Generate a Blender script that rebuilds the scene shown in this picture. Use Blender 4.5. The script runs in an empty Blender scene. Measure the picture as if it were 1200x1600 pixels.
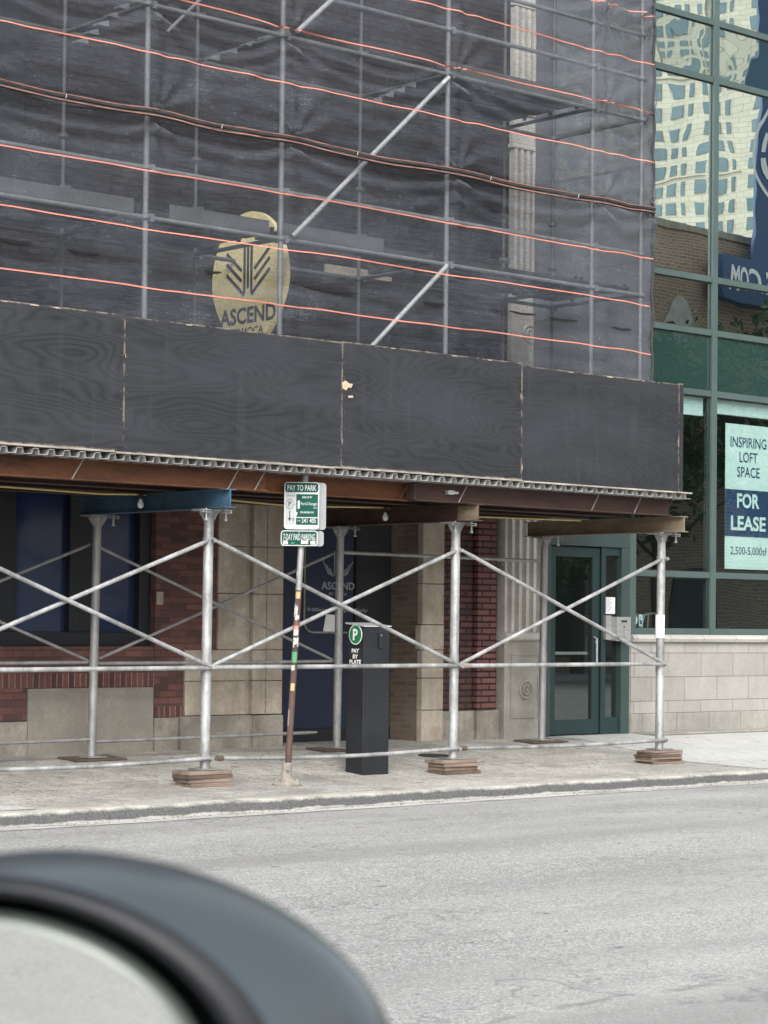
import bpy, bmesh, math, random
from mathutils import Vector, noise, Matrix
rnd = random.Random(7)
S = bpy.context.scene
COL = S.collection

# ------------------------------------------------------------------ camera
cam_d = bpy.data.cameras.new("camera"); cam = bpy.data.objects.new("camera", cam_d); COL.objects.link(cam)
YAW = math.radians(41.7); ROLL = math.atan(.0105); FPX = 3500.; PO = 90.; SH = 85.
PIT = math.atan(PO / FPX)
fwd = Vector((math.sin(YAW) * math.cos(PIT), math.cos(YAW) * math.cos(PIT), math.sin(PIT)))
rgt = Vector((math.cos(YAW), -math.sin(YAW), 0)); upv = rgt.cross(fwd)
r2 = rgt * math.cos(ROLL) + upv * math.sin(ROLL); u2 = upv * math.cos(ROLL) - rgt * math.sin(ROLL)
CAM = Vector((0, 0, 1.45))
cam.matrix_world = Matrix(((r2.x, u2.x, -fwd.x, CAM.x), (r2.y, u2.y, -fwd.y, CAM.y), (r2.z, u2.z, -fwd.z, CAM.z), (0, 0, 0, 1)))
cam_d.sensor_fit = 'VERTICAL'; cam_d.sensor_height = 36; cam_d.sensor_width = 27
cam_d.lens = 36 * FPX / 1600; cam_d.shift_y = SH / 1600
cam_d.clip_start = .05; cam_d.clip_end = 2000
cam_d.dof.use_dof = True; cam_d.dof.focus_distance = 22; cam_d.dof.aperture_fstop = 15
S.camera = cam

# ------------------------------------------------------------------ sky, sun, exposure
SUN_EL, SUN_AZ = math.radians(38), math.radians(218)      # azimuth clockwise from +y
W = bpy.data.worlds.new("World"); S.world = W; W.use_nodes = True
wn = W.node_tree; bg = wn.nodes['Background']
sky = wn.nodes.new('ShaderNodeTexSky'); sky.sky_type = 'NISHITA'; sky.sun_disc = False
sky.sun_elevation = SUN_EL; sky.sun_rotation = SUN_AZ; sky.air_density = 1.0; sky.dust_density = 4.0; sky.ozone_density = 1.0
hs = wn.nodes.new('ShaderNodeHueSaturation'); hs.inputs['Saturation'].default_value = .35
wn.links.new(sky.outputs[0], hs.inputs['Color']); wn.links.new(hs.outputs[0], bg.inputs['Color'])
bg.inputs['Strength'].default_value = .13
sl = bpy.data.lights.new("sun", 'SUN'); sl.energy = 1.55; sl.angle = math.radians(40); sl.color = (.965, .985, .965)
so = bpy.data.objects.new("sun", sl); COL.objects.link(so)
sdir = Vector((math.sin(SUN_AZ) * math.cos(SUN_EL), math.cos(SUN_AZ) * math.cos(SUN_EL), math.sin(SUN_EL)))
so.rotation_euler = sdir.to_track_quat('Z', 'Y').to_euler(); so.location = (0, -20, 60)
S.view_settings.view_transform = 'Standard'; S.view_settings.look = 'None'
S.view_settings.exposure = 1.1; S.view_settings.gamma = 1
S.cycles.transparent_max_bounces = 24; S.cycles.max_bounces = 8

# ------------------------------------------------------------------ materials
def lin(r, g, b):
    f = lambda c: (c / 255 / 12.92) if c / 255 <= .04045 else ((c / 255 + .055) / 1.055) ** 2.4
    return (f(r), f(g), f(b), 1)
def c4(c): return tuple(c) + (1,) if len(c) == 3 else tuple(c)
class G:
    def __init__(s, name):
        s.m = bpy.data.materials.new(name); s.m.use_nodes = True; s.t = s.m.node_tree; s.t.nodes.clear()
        s.o = s.n('ShaderNodeOutputMaterial')
        s._tc = None
    def n(s, ty, ins=None, **kw):
        nd = s.t.nodes.new(ty)
        for k, v in kw.items(): setattr(nd, k, v)
        for k, v in (ins or {}).items(): s.put(nd.inputs[k], v)
        return nd
    def put(s, sock, v):
        if hasattr(v, 'is_output'): s.t.links.new(v, sock)
        else: sock.default_value = v
    def obj(s, which='Object'):
        if not s._tc: s._tc = s.n('ShaderNodeTexCoord')
        return s._tc.outputs[which]
    def map(s, scale=(1, 1, 1), vec=None, loc=(0, 0, 0), rot=(0, 0, 0)):
        return s.n('ShaderNodeMapping', {'Vector': vec or s.obj(), 'Scale': scale, 'Location': loc, 'Rotation': rot}).outputs[0]
    def noise(s, scale, detail=4, rough=.55, vec=None, dist=0):
        return s.n('ShaderNodeTexNoise', {'Vector': vec or s.obj(), 'Scale': scale, 'Detail': detail, 'Roughness': rough, 'Distortion': dist}).outputs[0]
    def ramp(s, fac, stops, interp='LINEAR'):
        r = s.n('ShaderNodeValToRGB', {'Fac': fac}); cr = r.color_ramp; cr.interpolation = interp
        while len(cr.elements) < len(stops): cr.elements.new(.5)
        for e, (p, c) in zip(cr.elements, stops):
            e.position = p; e.color = c4(c) if not isinstance(c, (int, float)) else (c, c, c, 1)
        return r.outputs[0]
    def mix(s, fac, a, b, blend='MIX'):
        nd = s.n('ShaderNodeMix', data_type='RGBA', blend_type=blend)
        s.put(nd.inputs[0], fac); s.put(nd.inputs[6], a if hasattr(a, 'is_output') else c4(a)); s.put(nd.inputs[7], b if hasattr(b, 'is_output') else c4(b))
        return nd.outputs[2]
    def math(s, op, a, b=0., c=None, clamp=False):
        nd = s.n('ShaderNodeMath', operation=op, use_clamp=clamp); s.put(nd.inputs[0], a); s.put(nd.inputs[1], b)
        if c is not None: s.put(nd.inputs[2], c)
        return nd.outputs[0]
    def bump(s, h, strength=.3, dist=.01):
        return s.n('ShaderNodeBump', {'Height': h, 'Strength': strength, 'Distance': dist}).outputs[0]
    def bsdf(s, color, rough=.7, metal=0., normal=None, spec=.5):
        p = s.n('ShaderNodeBsdfPrincipled'); s.put(p.inputs['Base Color'], color if hasattr(color, 'is_output') else c4(color))
        s.put(p.inputs['Roughness'], rough); s.put(p.inputs['Metallic'], metal); s.put(p.inputs['Specular IOR Level'], spec)
        if normal is not None: s.put(p.inputs['Normal'], normal)
        return p.outputs[0]
    def done(s, sh): s.t.links.new(sh, s.o.inputs['Surface']); return s.m
    def xz(s, swap=False):   # wall coordinates: (x+y, z)
        q = s.n('ShaderNodeSeparateXYZ', {'Vector': s.obj()}); h = s.math('ADD', q.outputs[0], q.outputs[1])
        c = s.n('ShaderNodeCombineXYZ', {'X': q.outputs[2] if swap else h, 'Y': h if swap else q.outputs[2]}); return c.outputs[0]

def grimy(name, c1, c2, scale=3, rough=.7, metal=0., bump=.15, fine=60, r2=None, stretch=(1, 1, 1), spec=.5):
    g = G(name); v = g.map(stretch)
    a = g.noise(scale, 6, .62, v); b = g.noise(fine, 3, .6, v)
    f = g.math('ADD', g.math('MULTIPLY', a, .75), g.math('MULTIPLY', b, .25))
    col = g.ramp(f, [(.34, c1), (.66, c2)])
    rr = g.math('MULTIPLY_ADD', a, (r2 - rough) if r2 else .12, rough)
    return g.done(g.bsdf(col, rr, metal, g.bump(f, bump, .004), spec))

def brick_mat(name, c1, c2, mortar, bw=.215, rh=.0677, ms=.006, bias=0., swap=False, stain=.55, c3=None, bump=.9, off=.5):
    g = G(name); v = g.xz(swap)
    warp = g.n('ShaderNodeVectorMath', {0: v, 1: g.n('ShaderNodeVectorMath', {0: g.n('ShaderNodeTexNoise', {'Vector': g.obj(), 'Scale': 14.}).outputs[1], 1: (.5, .5, .5)}, operation='SUBTRACT').outputs[0]}, operation='MULTIPLY_ADD')
    warp.inputs[1].default_value = (1, 1, 1)
    w2 = g.n('ShaderNodeVectorMath', {0: g.n('ShaderNodeTexNoise', {'Vector': g.obj(), 'Scale': 14.}).outputs[1], 1: (.006, .006, 0), 2: v}, operation='MULTIPLY_ADD').outputs[0]
    bt = g.n('ShaderNodeTexBrick', {'Vector': w2, 'Color1': c4(c1), 'Color2': c4(c2), 'Mortar': c4(mortar), 'Scale': 1., 'Mortar Size': ms, 'Mortar Smooth': .25, 'Bias': bias, 'Brick Width': bw, 'Row Height': rh}, offset=off)
    big = g.noise(1.3, 6, .65); fin = g.noise(45, 4, .65)
    col = g.mix(g.math('MULTIPLY', g.ramp(fin, [(.4, 0), (.7, 1)]), .45), bt.outputs[0], tuple(x * .45 for x in c1[:3]))
    col = g.mix(g.math('MULTIPLY', g.ramp(big, [(.42, 0), (.66, 1)]), stain), col, c3 or (.03, .024, .022))
    h = g.math('SUBTRACT', g.math('MULTIPLY', fin, .25), bt.outputs[1])
    return g.done(g.bsdf(col, .82, 0, g.bump(h, bump, .01), .3))

MAT = {}
def mk_materials():
    m = MAT
    # asphalt, worn pale, with tracks along the street
    g = G('asphalt'); vv = g.obj()
    agg = g.n('ShaderNodeTexVoronoi', {'Vector': vv, 'Scale': 95.}).outputs['Color']
    ag = g.n('ShaderNodeSeparateColor', {'Color': agg}).outputs[0]
    agf = g.noise(160, 2, .7)
    trk = g.noise(1., 4, .6, g.map((.05, .75, 1))); patch = g.noise(.5, 6, .65, g.map((.35, 1, 1)))
    col = g.ramp(ag, [(0, (.1, .099, .097)), (.22, (.195, .193, .188)), (.65, (.305, .302, .293)), (1, (.52, .515, .5))])
    col = g.mix(g.ramp(agf, [(.35, .0), (.65, .35)]), col, (.33, .328, .318))
    col = g.mix(g.ramp(trk, [(.4, .55), (.58, 0)]), col, (.19, .188, .184))
    col = g.mix(g.ramp(patch, [(.45, 0), (.68, .45)]), col, (.46, .455, .44))
    sp = g.noise(9, 2, .4, g.map((.7, 1, 1)))
    col = g.mix(g.ramp(sp, [(.735, 0), (.75, .75)]), col, (.05, .05, .055))
    pq = g.n('ShaderNodeSeparateXYZ', {'Vector': vv}); yb = g.math('ADD', g.math('MULTIPLY_ADD', g.noise(.9, 6, .7), .5, -.25), g.math('MULTIPLY_ADD', pq.outputs[0], -.02, pq.outputs[1]))
    col = g.mix(g.ramp(g.math('MULTIPLY_ADD', yb, .5, -2.7), [(.3, .42), (.42, 0)]), col, (.2, .198, .194))
    col = g.mix(g.math('MULTIPLY', g.ramp(g.math('ABSOLUTE', g.math('ADD', yb, -6.2)), [(.0, .6), (.05, 0)]), g.ramp(g.noise(3, 4), [(.4, 0), (.6, 1)])), col, (.1, .098, .095))
    cr = g.n('ShaderNodeTexVoronoi', {'Vector': g.n('ShaderNodeVectorMath', {0: g.n('ShaderNodeTexNoise', {'Vector': vv, 'Scale': 2., 'Detail': 5.}).outputs[1], 1: (.8, .8, 0), 2: g.map((.16, .3, 1))}, operation='MULTIPLY_ADD').outputs[0], 'Scale': 1.}, feature='DISTANCE_TO_EDGE').outputs[0]
    col = g.mix(g.ramp(cr, [(.0, .45), (.006, 0)]), col, (.07, .07, .072))
    m['asphalt'] = g.done(g.bsdf(col, .8, 0, g.bump(g.math('ADD', ag, g.math('MULTIPLY', agf, .6)), .5, .004), .35))
    # concrete pavement
    def concrete(name, a, b, stain, amt, joints=True, agg_amt=.5):
        g = G(name)
        n1 = g.noise(1.1, 7, .66); n2 = g.noise(9, 5, .65); n3 = g.noise(120, 2, .7)
        vz = g.n('ShaderNodeTexVoronoi', {'Vector': g.obj(), 'Scale': 55.}).outputs['Color']
        vr = g.n('ShaderNodeSeparateColor', {'Color': vz}).outputs[0]
        col = g.ramp(n2, [(.35, a), (.65, b)])
        col = g.mix(g.ramp(n1, [(.42, amt), (.6, 0)]), col, stain)
        col = g.mix(g.math('MULTIPLY', g.ramp(vr, [(.74, 0), (.84, 1)]), agg_amt), col, (.075, .068, .057))
        col = g.mix(g.math('MULTIPLY', g.ramp(n3, [(.5, 0), (.68, 1)]), agg_amt * .7), col, (.55, .53, .48))
        h = g.math('ADD', g.math('MULTIPLY', n2, .6), g.math('MULTIPLY', n3, .4))
        if joints:
            bt = g.n('ShaderNodeTexBrick', {'Vector': g.map((1, 1, 1), loc=(.35, .1, 0)), 'Scale': 1., 'Mortar Size': .006, 'Mortar Smooth': .3, 'Brick Width': 1.55, 'Row Height': 1.5, 'Color1': (1, 1, 1, 1), 'Color2': (.86, .87, .88, 1), 'Mortar': (.3, .28, .26, 1)}, offset=0.)
            col = g.mix(1., col, bt.outputs[0], 'MULTIPLY'); h = g.math('SUBTRACT', h, bt.outputs[1])
        blob = g.noise(9, 4, .6, g.map((.7, 1, 1), loc=(5, 3, 0)))
        col = g.mix(g.ramp(blob, [(.64, 0), (.665, .6)]), col, (.07, .068, .065))
        return g.done(g.bsdf(col, .85, 0, g.bump(h, .4, .006), .3))
    m['pavement'] = concrete('old_concrete', (.325, .31, .282), (.485, .466, .43), (.205, .193, .172), .6)
    m['slab'] = concrete('new_concrete', (.4, .395, .38), (.48, .475, .46), (.34, .335, .32), .4, False, .12)
    # kerb: pale top, tar-dark face
    g = G('kerb_concrete'); q = g.n('ShaderNodeSeparateXYZ', {'Vector': g.obj()}); n1 = g.noise(5, 7, .7); n2 = g.noise(60, 3, .7); n3 = g.noise(1.1, 4, .6)
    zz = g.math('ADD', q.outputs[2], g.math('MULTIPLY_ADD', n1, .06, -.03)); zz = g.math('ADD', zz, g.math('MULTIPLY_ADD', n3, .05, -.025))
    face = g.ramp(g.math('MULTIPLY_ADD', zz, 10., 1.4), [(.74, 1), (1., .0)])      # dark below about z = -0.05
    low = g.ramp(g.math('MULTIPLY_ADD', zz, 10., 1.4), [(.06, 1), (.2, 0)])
    pale = g.ramp(g.math('ADD', g.math('MULTIPLY', n2, .5), g.math('MULTIPLY', n1, .5)), [(.36, (.27, .258, .23)), (.64, (.48, .46, .415))]); dark = g.ramp(n2, [(.3, (.045, .046, .048)), (.72, (.125, .125, .124))])
    chips = g.ramp(g.noise(13, 6, .75), [(.66, 0), (.7, .8)])
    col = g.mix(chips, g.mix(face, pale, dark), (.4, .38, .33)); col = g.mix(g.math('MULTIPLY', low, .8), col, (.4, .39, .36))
    m['kerb'] = g.done(g.bsdf(col, .85, 0, g.bump(g.math('ADD', n1, g.math('MULTIPLY', n2, .4)), .5, .012), .3))
    # gutter dust
    g = G('gutter_concrete'); n1 = g.noise(3, 7, .7, g.map((.5, 2, 1))); n2 = g.noise(90, 3, .7); n3 = g.noise(20, 4, .7)
    col = g.ramp(n2, [(.3, (.36, .35, .325)), (.7, (.56, .55, .52))]); col = g.mix(g.ramp(n1, [(.38, .8), (.55, 0)]), col, (.2, .2, .195)); col = g.mix(g.ramp(n3, [(.64, 0), (.7, .7)]), col, (.1, .09, .075))
    m['gutter'] = g.done(g.bsdf(col, .9, 0, g.bump(n2, .4, .006), .3))
    # brick
    m['brick'] = brick_mat('red_brick', (.18, .076, .066), (.07, .036, .036), (.07, .06, .055), stain=.5)
    m['brick_solid'] = brick_mat('red_brick_soldier', (.18, .068, .058), (.06, .03, .03), (.28, .25, .225), bw=9.3, rh=.0677, ms=.005, swap=True, stain=.5, off=0.)
    m['brick_pier'] = brick_mat('red_brick_raked', (.19, .082, .073), (.125, .058, .055), (.012, .01, .01), bw=.25, rh=.0705, ms=.011, stain=.2)
    m['brick_pier_dark'] = brick_mat('shaded_pier_brick', (.135, .056, .05), (.06, .032, .033), (.014, .011, .011), bw=.2, rh=.0705, ms=.012, stain=.6)  # darker copy of the pier brick, recessed half's shade put into the colour
    m['brick_common'] = brick_mat('common_brick', (.17, .12, .09), (.11, .07, .055), (.15, .135, .115), stain=.6, c3=(.2, .17, .14), ms=.012)
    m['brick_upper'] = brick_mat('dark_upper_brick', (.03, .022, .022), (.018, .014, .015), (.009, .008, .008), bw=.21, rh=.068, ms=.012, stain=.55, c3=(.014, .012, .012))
    m['brick_far'] = brick_mat('brown_brick', (.4, .27, .19), (.29, .185, .13), (.5, .43, .36), bw=.32, rh=.11, ms=.018, stain=.4, c3=(.27, .19, .145))
    # limestone
    def stone(name, a, b, st, joints=None, amt=.6, off=.5):
        g = G(name); n1 = g.noise(2.2, 7, .68); n2 = g.noise(30, 5, .65); n3 = g.noise(3, 5, .6, g.map((4, 4, .6)))
        col = g.ramp(n2, [(.3, a), (.7, b)]); col = g.mix(g.ramp(n1, [(.42, amt), (.62, 0)]), col, st); col = g.mix(g.ramp(n3, [(.52, 0), (.7, amt * .6)]), col, st)
        h = n2
        if joints:
            bt = g.n('ShaderNodeTexBrick', {'Vector': g.map((1, 1, 1), g.xz(), loc=joints[3] if len(joints) > 3 else (0, 0, 0)), 'Scale': 1., 'Mortar Size': joints[2], 'Mortar Smooth': .3, 'Brick Width': joints[0], 'Row Height': joints[1], 'Color1': (1, 1, 1, 1), 'Color2': (.86, .86, .87, 1), 'Mortar': (.55, .52, .48, 1)}, offset=off)
            col = g.mix(1., col, bt.outputs[0], 'MULTIPLY'); h = g.math('SUBTRACT', g.math('MULTIPLY', n2, .35), bt.outputs[1])
        return g.done(g.bsdf(col, .8, 0, g.bump(h, .5, .006), .3))
    m['stone'] = stone('limestone', (.33, .288, .236), (.45, .4, .335), (.2, .17, .135))
    m['stone_base'] = stone('stained_limestone', (.22, .197, .168), (.33, .3, .26), (.125, .113, .098), amt=.75)
    m['stone_panel'] = stone('smooth_stone_panel', (.215, .195, .168), (.27, .247, .215), (.16, .145, .125), amt=.5)
    m['flute'] = stone('carved_limestone', (.44, .42, .39), (.54, .52, .485), (.25, .23, .2), amt=.4)
    m['flute_low'] = stone('grey_carved_limestone', (.27, .255, .225), (.34, .325, .29), (.17, .16, .14), amt=.6)
    m['block'] = stone('cut_stone_blocks', (.29, .28, .257), (.36, .35, .325), (.235, .227, .207), (.62, .293, .006, (.12, -.1, 0)), amt=.45)
    m['block_base'] = stone('rough_stone_blocks', (.26, .25, .225), (.34, .33, .3), (.2, .19, .172), (.62, .4, .006), amt=.6)
    m['sill'] = stone('stone_sill', (.36, .35, .325), (.43, .42, .395), (.28, .265, .24), (.62, 3., .007, (.2, 0, 0)), amt=.3)
    # plywood painted black
    g = G('black_painted_plywood'); oi = g.n('ShaderNodeObjectInfo').outputs['Random']
    q = g.n('ShaderNodeSeparateXYZ', {'Vector': g.obj()})
    ofs = g.n('ShaderNodeCombineXYZ', {'X': g.math('MULTIPLY', oi, 37.), 'Y': 0., 'Z': g.math('MULTIPLY', oi, 11.)}).outputs[0]
    v = g.n('ShaderNodeVectorMath', {0: g.map((.3, 1, 1.5)), 1: ofs}, operation='ADD').outputs[0]
    d = g.noise(1.25, 2, .45, v); rings = g.math('MULTIPLY', g.math('ABSOLUTE', g.math('SUBTRACT', g.math('FRACT', g.math('MULTIPLY', d, 34.)), .5)), 2.)
    amt = g.math('MULTIPLY_ADD', g.math('FRACT', g.math('MULTIPLY', oi, 7.3)), .5, .38)
    fib = g.noise(40, 4, .7, g.map((.08, 1, 1))); big = g.noise(1.4, 5, .6, v); vert = g.noise(3, 4, .65, g.map((4, 1, .35)))
    col = g.ramp(rings, [(.0, (.0055, .0062, .0085)), (.4, (.0165, .018, .0225)), (1, (.025, .0272, .033))])
    col = g.mix(amt, (.0178, .0195, .0242), col)
    col = g.mix(g.ramp(fib, [(.42, .45), (.62, 0)]), col, (.0125, .0134, .0165)); col = g.mix(g.ramp(big, [(.42, 0), (.66, .6)]), col, (.033, .0362, .044))
    col = g.mix(g.ramp(vert, [(.56, 0), (.76, .28)]), col, (.05, .053, .06))
    sc = g.noise(22, 6, .8, g.map((.25, 1, 1), rot=(0, .5, 0))); col = g.mix(g.ramp(sc, [(.67, 0), (.72, .5)]), col, (.11, .115, .12))
    gen = g.n('ShaderNodeSeparateXYZ', {'Vector': g.obj('Generated')}); en = g.noise(7, 6, .8)
    ed = g.math('ABSOLUTE', g.math('SUBTRACT', gen.outputs[2], .5)); ex = g.math('ABSOLUTE', g.math('SUBTRACT', gen.outputs[0], .5))
    em = g.math('MAXIMUM', g.math('MULTIPLY_ADD', ed, 40., -19.45), g.math('MULTIPLY_ADD', ex, 130., -64.5))
    em = g.math('MULTIPLY', em, g.math('MULTIPLY_ADD', en, 7., -3.05, clamp=True), clamp=True)
    col = g.mix(em, col, (.42, .34, .24))
    m['ply'] = g.done(g.bsdf(col, .62, 0, g.bump(g.math('ADD', g.math('MULTIPLY', rings, .5), fib), .35, .003), .4))
    m['ply_edge'] = grimy('raw_plywood_edge', (.13, .12, .105), (.4, .36, .31), 3, .9, 0, .6, 30, stretch=(1.5, 1, 8))
    m['screw'] = grimy('dark_screw_head', (.03, .03, .03), (.1, .1, .1), 40, .6)
    m['chip'] = grimy('splintered_plywood', (.33, .25, .165), (.5, .41, .3), 40, .9, 0, .5)
    # metals
    m['galv'] = grimy('galvanised_steel', (.17, .172, .175), (.5, .505, .505), 5, .42, .45, .15, 38, .65, (1, 1, .45))
    m['galv_dull'] = grimy('dull_galvanised_steel', (.2, .2, .2), (.36, .36, .355), 8, .5, .5, .15, 45, .65, (1, 1, .5))
    m['galv_sheet'] = grimy('corrugated_steel', (.3, .305, .305), (.5, .505, .5), 5, .5, .4, .1, 30)
    m['scaf'] = grimy('scaffold_steel', (.15, .155, .165), (.25, .258, .27), 6, .5, .2, .1, 40)
    m['scaf_inner'] = grimy('dark_inner_tube', (.07, .073, .078), (.12, .124, .13), 6, .55, .2, .1, 40)  # inner row of the same tubes, given a darker tone to read fainter
    m['bright_tube'] = grimy('bright_zinc_tube', (.42, .43, .44), (.62, .63, .64), 6, .35, .4, .08, 40)
    m['fold_shade'] = grimy('painted_fold_dark', (.003, .003, .003), (.006, .006, .006), 20, .9)  # near-black colour for the darkness inside the net's open folds
    m['plank'] = grimy('scaffold_plank_steel', (.022, .022, .024), (.05, .05, .053), 4, .6, .2, .1, 40)
    m['toe'] = grimy('toe_board_steel', (.075, .078, .082), (.125, .13, .134), 4, .55, .2, .1, 40)
    m['rust_a'] = grimy('orange_rust_steel', (.045, .02, .013), (.17, .066, .026), 2.2, .75, .15, .35, 40, stretch=(.5, 1, 2.))
    m['rust_b'] = grimy('dark_rust_steel', (.035, .02, .017), (.082, .044, .034), 3, .7, .15, .3, 40, stretch=(.5, 1, 2.))
    m['rust_c'] = grimy('tan_rust_steel', (.12, .09, .062), (.27, .215, .15), 3, .75, .1, .35, 40, stretch=(1, .6, 2))
    g = G('blue_painted_steel'); q = g.n('ShaderNodeSeparateXYZ', {'Vector': g.obj()}); n = g.noise(6, 6, .7); n2 = g.noise(2, 4, .6)
    col = g.ramp(n2, [(.35, (.026, .042, .06)), (.62, (.05, .115, .19))]); col = g.mix(g.ramp(n, [(.56, 0), (.68, .85)]), col, (.1, .055, .035))
    m['blue_steel'] = g.done(g.bsdf(col, .55, .1, g.bump(n, .2, .004)))
    m['black_metal'] = grimy('black_powder_coat', (.0075, .0088, .0115), (.0145, .0165, .0205), 4, .45, 0, .06, 80, .55)
    m['frame'] = grimy('teal_painted_aluminium', (.05, .078, .074), (.066, .1, .095), 2, .45, .1, .03, 60)
    m['frame_mid'] = grimy('mid_teal_door_surround', (.027, .047, .045), (.036, .06, .057), 2, .45, .05, .03, 60)  # door surround paint, a darker teal than the curtain wall frame
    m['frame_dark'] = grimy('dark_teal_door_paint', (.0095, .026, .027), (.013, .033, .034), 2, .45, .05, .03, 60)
    m['navy'] = grimy('navy_door_paint', (.005, .011, .034), (.007, .014, .042), 2, .55, 0, .05, 60)
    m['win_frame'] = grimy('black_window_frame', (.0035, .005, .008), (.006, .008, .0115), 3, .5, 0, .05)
    m['navy_film'] = grimy('navy_window_film', (.011, .023, .065), (.015, .029, .08), .6, .1, 0, .0, 5)
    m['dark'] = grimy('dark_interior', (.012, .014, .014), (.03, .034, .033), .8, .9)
    m['steel'] = grimy('brushed_stainless', (.4, .4, .39), (.52, .52, .51), 5, .4, .7, .05, 90, stretch=(1, 1, 8))
    m['alu'] = grimy('bare_aluminium', (.45, .46, .48), (.58, .59, .61), 5, .45, .45, .03)
    m['white'] = grimy('white_paint', (.66, .66, .65), (.8, .8, .79), 12, .55, 0, .03)
    m['paper'] = grimy('white_paper', (.62, .62, .62), (.75, .75, .75), 9, .8)
    m['sign_green'] = grimy('sign_green', (.004, .05, .036), (.006, .066, .048), 12, .6, 0, .03, spec=.15)
    m['sign_white'] = grimy('sign_white', (.4, .4, .4), (.5, .5, .5), 12, .6, 0, .02, spec=.2)
    m['sign_back'] = grimy('sign_back_aluminium', (.2, .205, .215), (.28, .285, .295), 6, .55, .2, .03)
    m['sign_grey'] = grimy('sign_pale_grey', (.3, .315, .31), (.36, .375, .37), 12, .6)
    m['badge_green'] = grimy('badge_green', (.015, .16, .065), (.02, .2, .08), 12, .4)
    m['ink'] = grimy('black_ink', (.014, .015, .017), (.022, .023, .025), 12, .6)
    m['ink_grey'] = grimy('faded_grey_lettering', (.2, .22, .25), (.27, .29, .32), 12, .6)
    m['brown_pole'] = grimy('rust_brown_pole', (.04, .024, .021), (.11, .062, .052), 6, .75, 0, .3, 50)
    m['cream_paint'] = grimy('chipped_cream_paint', (.15, .135, .115), (.3, .275, .24), 9, .85, 0, .4)
    m['wood'] = grimy('weathered_board', (.1, .07, .054), (.235, .18, .145), 5, .85, 0, .5, 40, stretch=(.3, 2, 3))
    m['wood_dark'] = grimy('dirty_base_board', (.05, .034, .025), (.12, .085, .064), 5, .85, 0, .4, 40)
    m['yellow_cable'] = grimy('yellow_cable', (.5, .4, .13), (.65, .55, .25), 10, .6)
    m['black_rubber'] = grimy('black_rubber', (.012, .012, .013), (.02, .02, .022), 10, .6)
    m['gold'] = grimy('pale_yellow_sign', (.84, .72, .36), (.9, .78, .43), 2, .6, 0, .03, 20)
    m['gold_ink'] = grimy('charcoal_sign_paint', (.02, .02, .022), (.03, .03, .032), 8, .6)
    m['banner'] = grimy('white_vinyl_banner', (.72, .76, .74), (.82, .86, .84), 1.5, .6, 0, .25, 8)
    m['banner_navy'] = grimy('navy_print', (.02, .045, .12), (.028, .055, .14), 2, .6)
    m['blind'] = grimy('white_roller_blind', (.66, .7, .69), (.76, .8, .79), 2, .8)
    g = G('light_bulb_glass'); m['bulb'] = g.done(g.bsdf((.62, .65, .68), .08, 0, None, .8))
    m['sticker_o'] = grimy('orange_sticker', (.3, .19, .09), (.5, .38, .22), 60, .6, 0, 0, 90)
    m['sticker_w'] = grimy('white_sticker', (.22, .22, .22), (.6, .59, .56), 55, .6, 0, 0, 70)
    m['sticker_r'] = grimy('red_sticker', (.36, .06, .05), (.6, .36, .32), 50, .6, 0, 0, 70)
    m['sticker_g'] = grimy('green_sticker', (.04, .17, .08), (.08, .27, .14), 50, .6, 0, 0, 70)
    # debris net
    def netmat(name, base):
        g = G(name)
        n1 = g.noise(1, 3, .7, g.map((9, 9, 80))); n2 = g.noise(1, 3, .7, g.map((80, 80, 7))); n3 = g.noise(1.3, 5, .62); n4 = g.noise(85, 2, .6); n5 = g.noise(1, 4, .6, g.map((1.2, 1.2, 9), loc=(3, 0, 8)))
        cov = g.math('ADD', g.math('MULTIPLY_ADD', n1, .62, base - .31), g.math('MULTIPLY_ADD', n2, .5, -.25))
        cov = g.math('ADD', cov, g.math('MULTIPLY_ADD', n5, .3, -.15))
        cov = g.math('ADD', cov, g.math('MULTIPLY_ADD', n3, .4, -.2)); cov = g.math('ADD', cov, g.math('MULTIPLY_ADD', n4, .26, -.13), clamp=True)
        col = g.ramp(g.math('ADD', g.math('MULTIPLY', n3, .5), g.math('MULTIPLY', n1, .5)), [(.35, (.054, .062, .077)), (.65, (.088, .096, .112))])
        dif = g.n('ShaderNodeBsdfDiffuse', {'Color': col}).outputs[0]; trl = g.n('ShaderNodeBsdfTranslucent', {'Color': (.16, .16, .165, 1)}).outputs[0]
        dd = g.n('ShaderNodeAddShader'); g.t.links.new(dif, dd.inputs[0]); g.t.links.new(trl, dd.inputs[1])
        tr = g.n('ShaderNodeBsdfTransparent').outputs[0]; mx = g.n('ShaderNodeMixShader', {'Fac': cov}); g.t.links.new(tr, mx.inputs[1]); g.t.links.new(dd.outputs[0], mx.inputs[2])
        return g.done(mx.outputs[0])
    m['net'] = netmat('debris_net_mesh', .4); m['net_dense'] = netmat('debris_net_return_mesh', .9)
    m['seam_stripe'] = grimy('dusty_coral_hem_stripe', (.1, .045, .035), (.36, .16, .125), 6, .8, 0, .1, 30, stretch=(1, 1, 1))
    m['net_roll'] = grimy('bunched_black_net', (.012, .012, .013), (.05, .048, .05), 20, .8, 0, .6, 80, stretch=(.4, 1, 2))
    m['orange'] = grimy('coral_net_stripe', (.45, .155, .11), (.54, .21, .155), 4, .7, 0, .1, 60)
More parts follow.
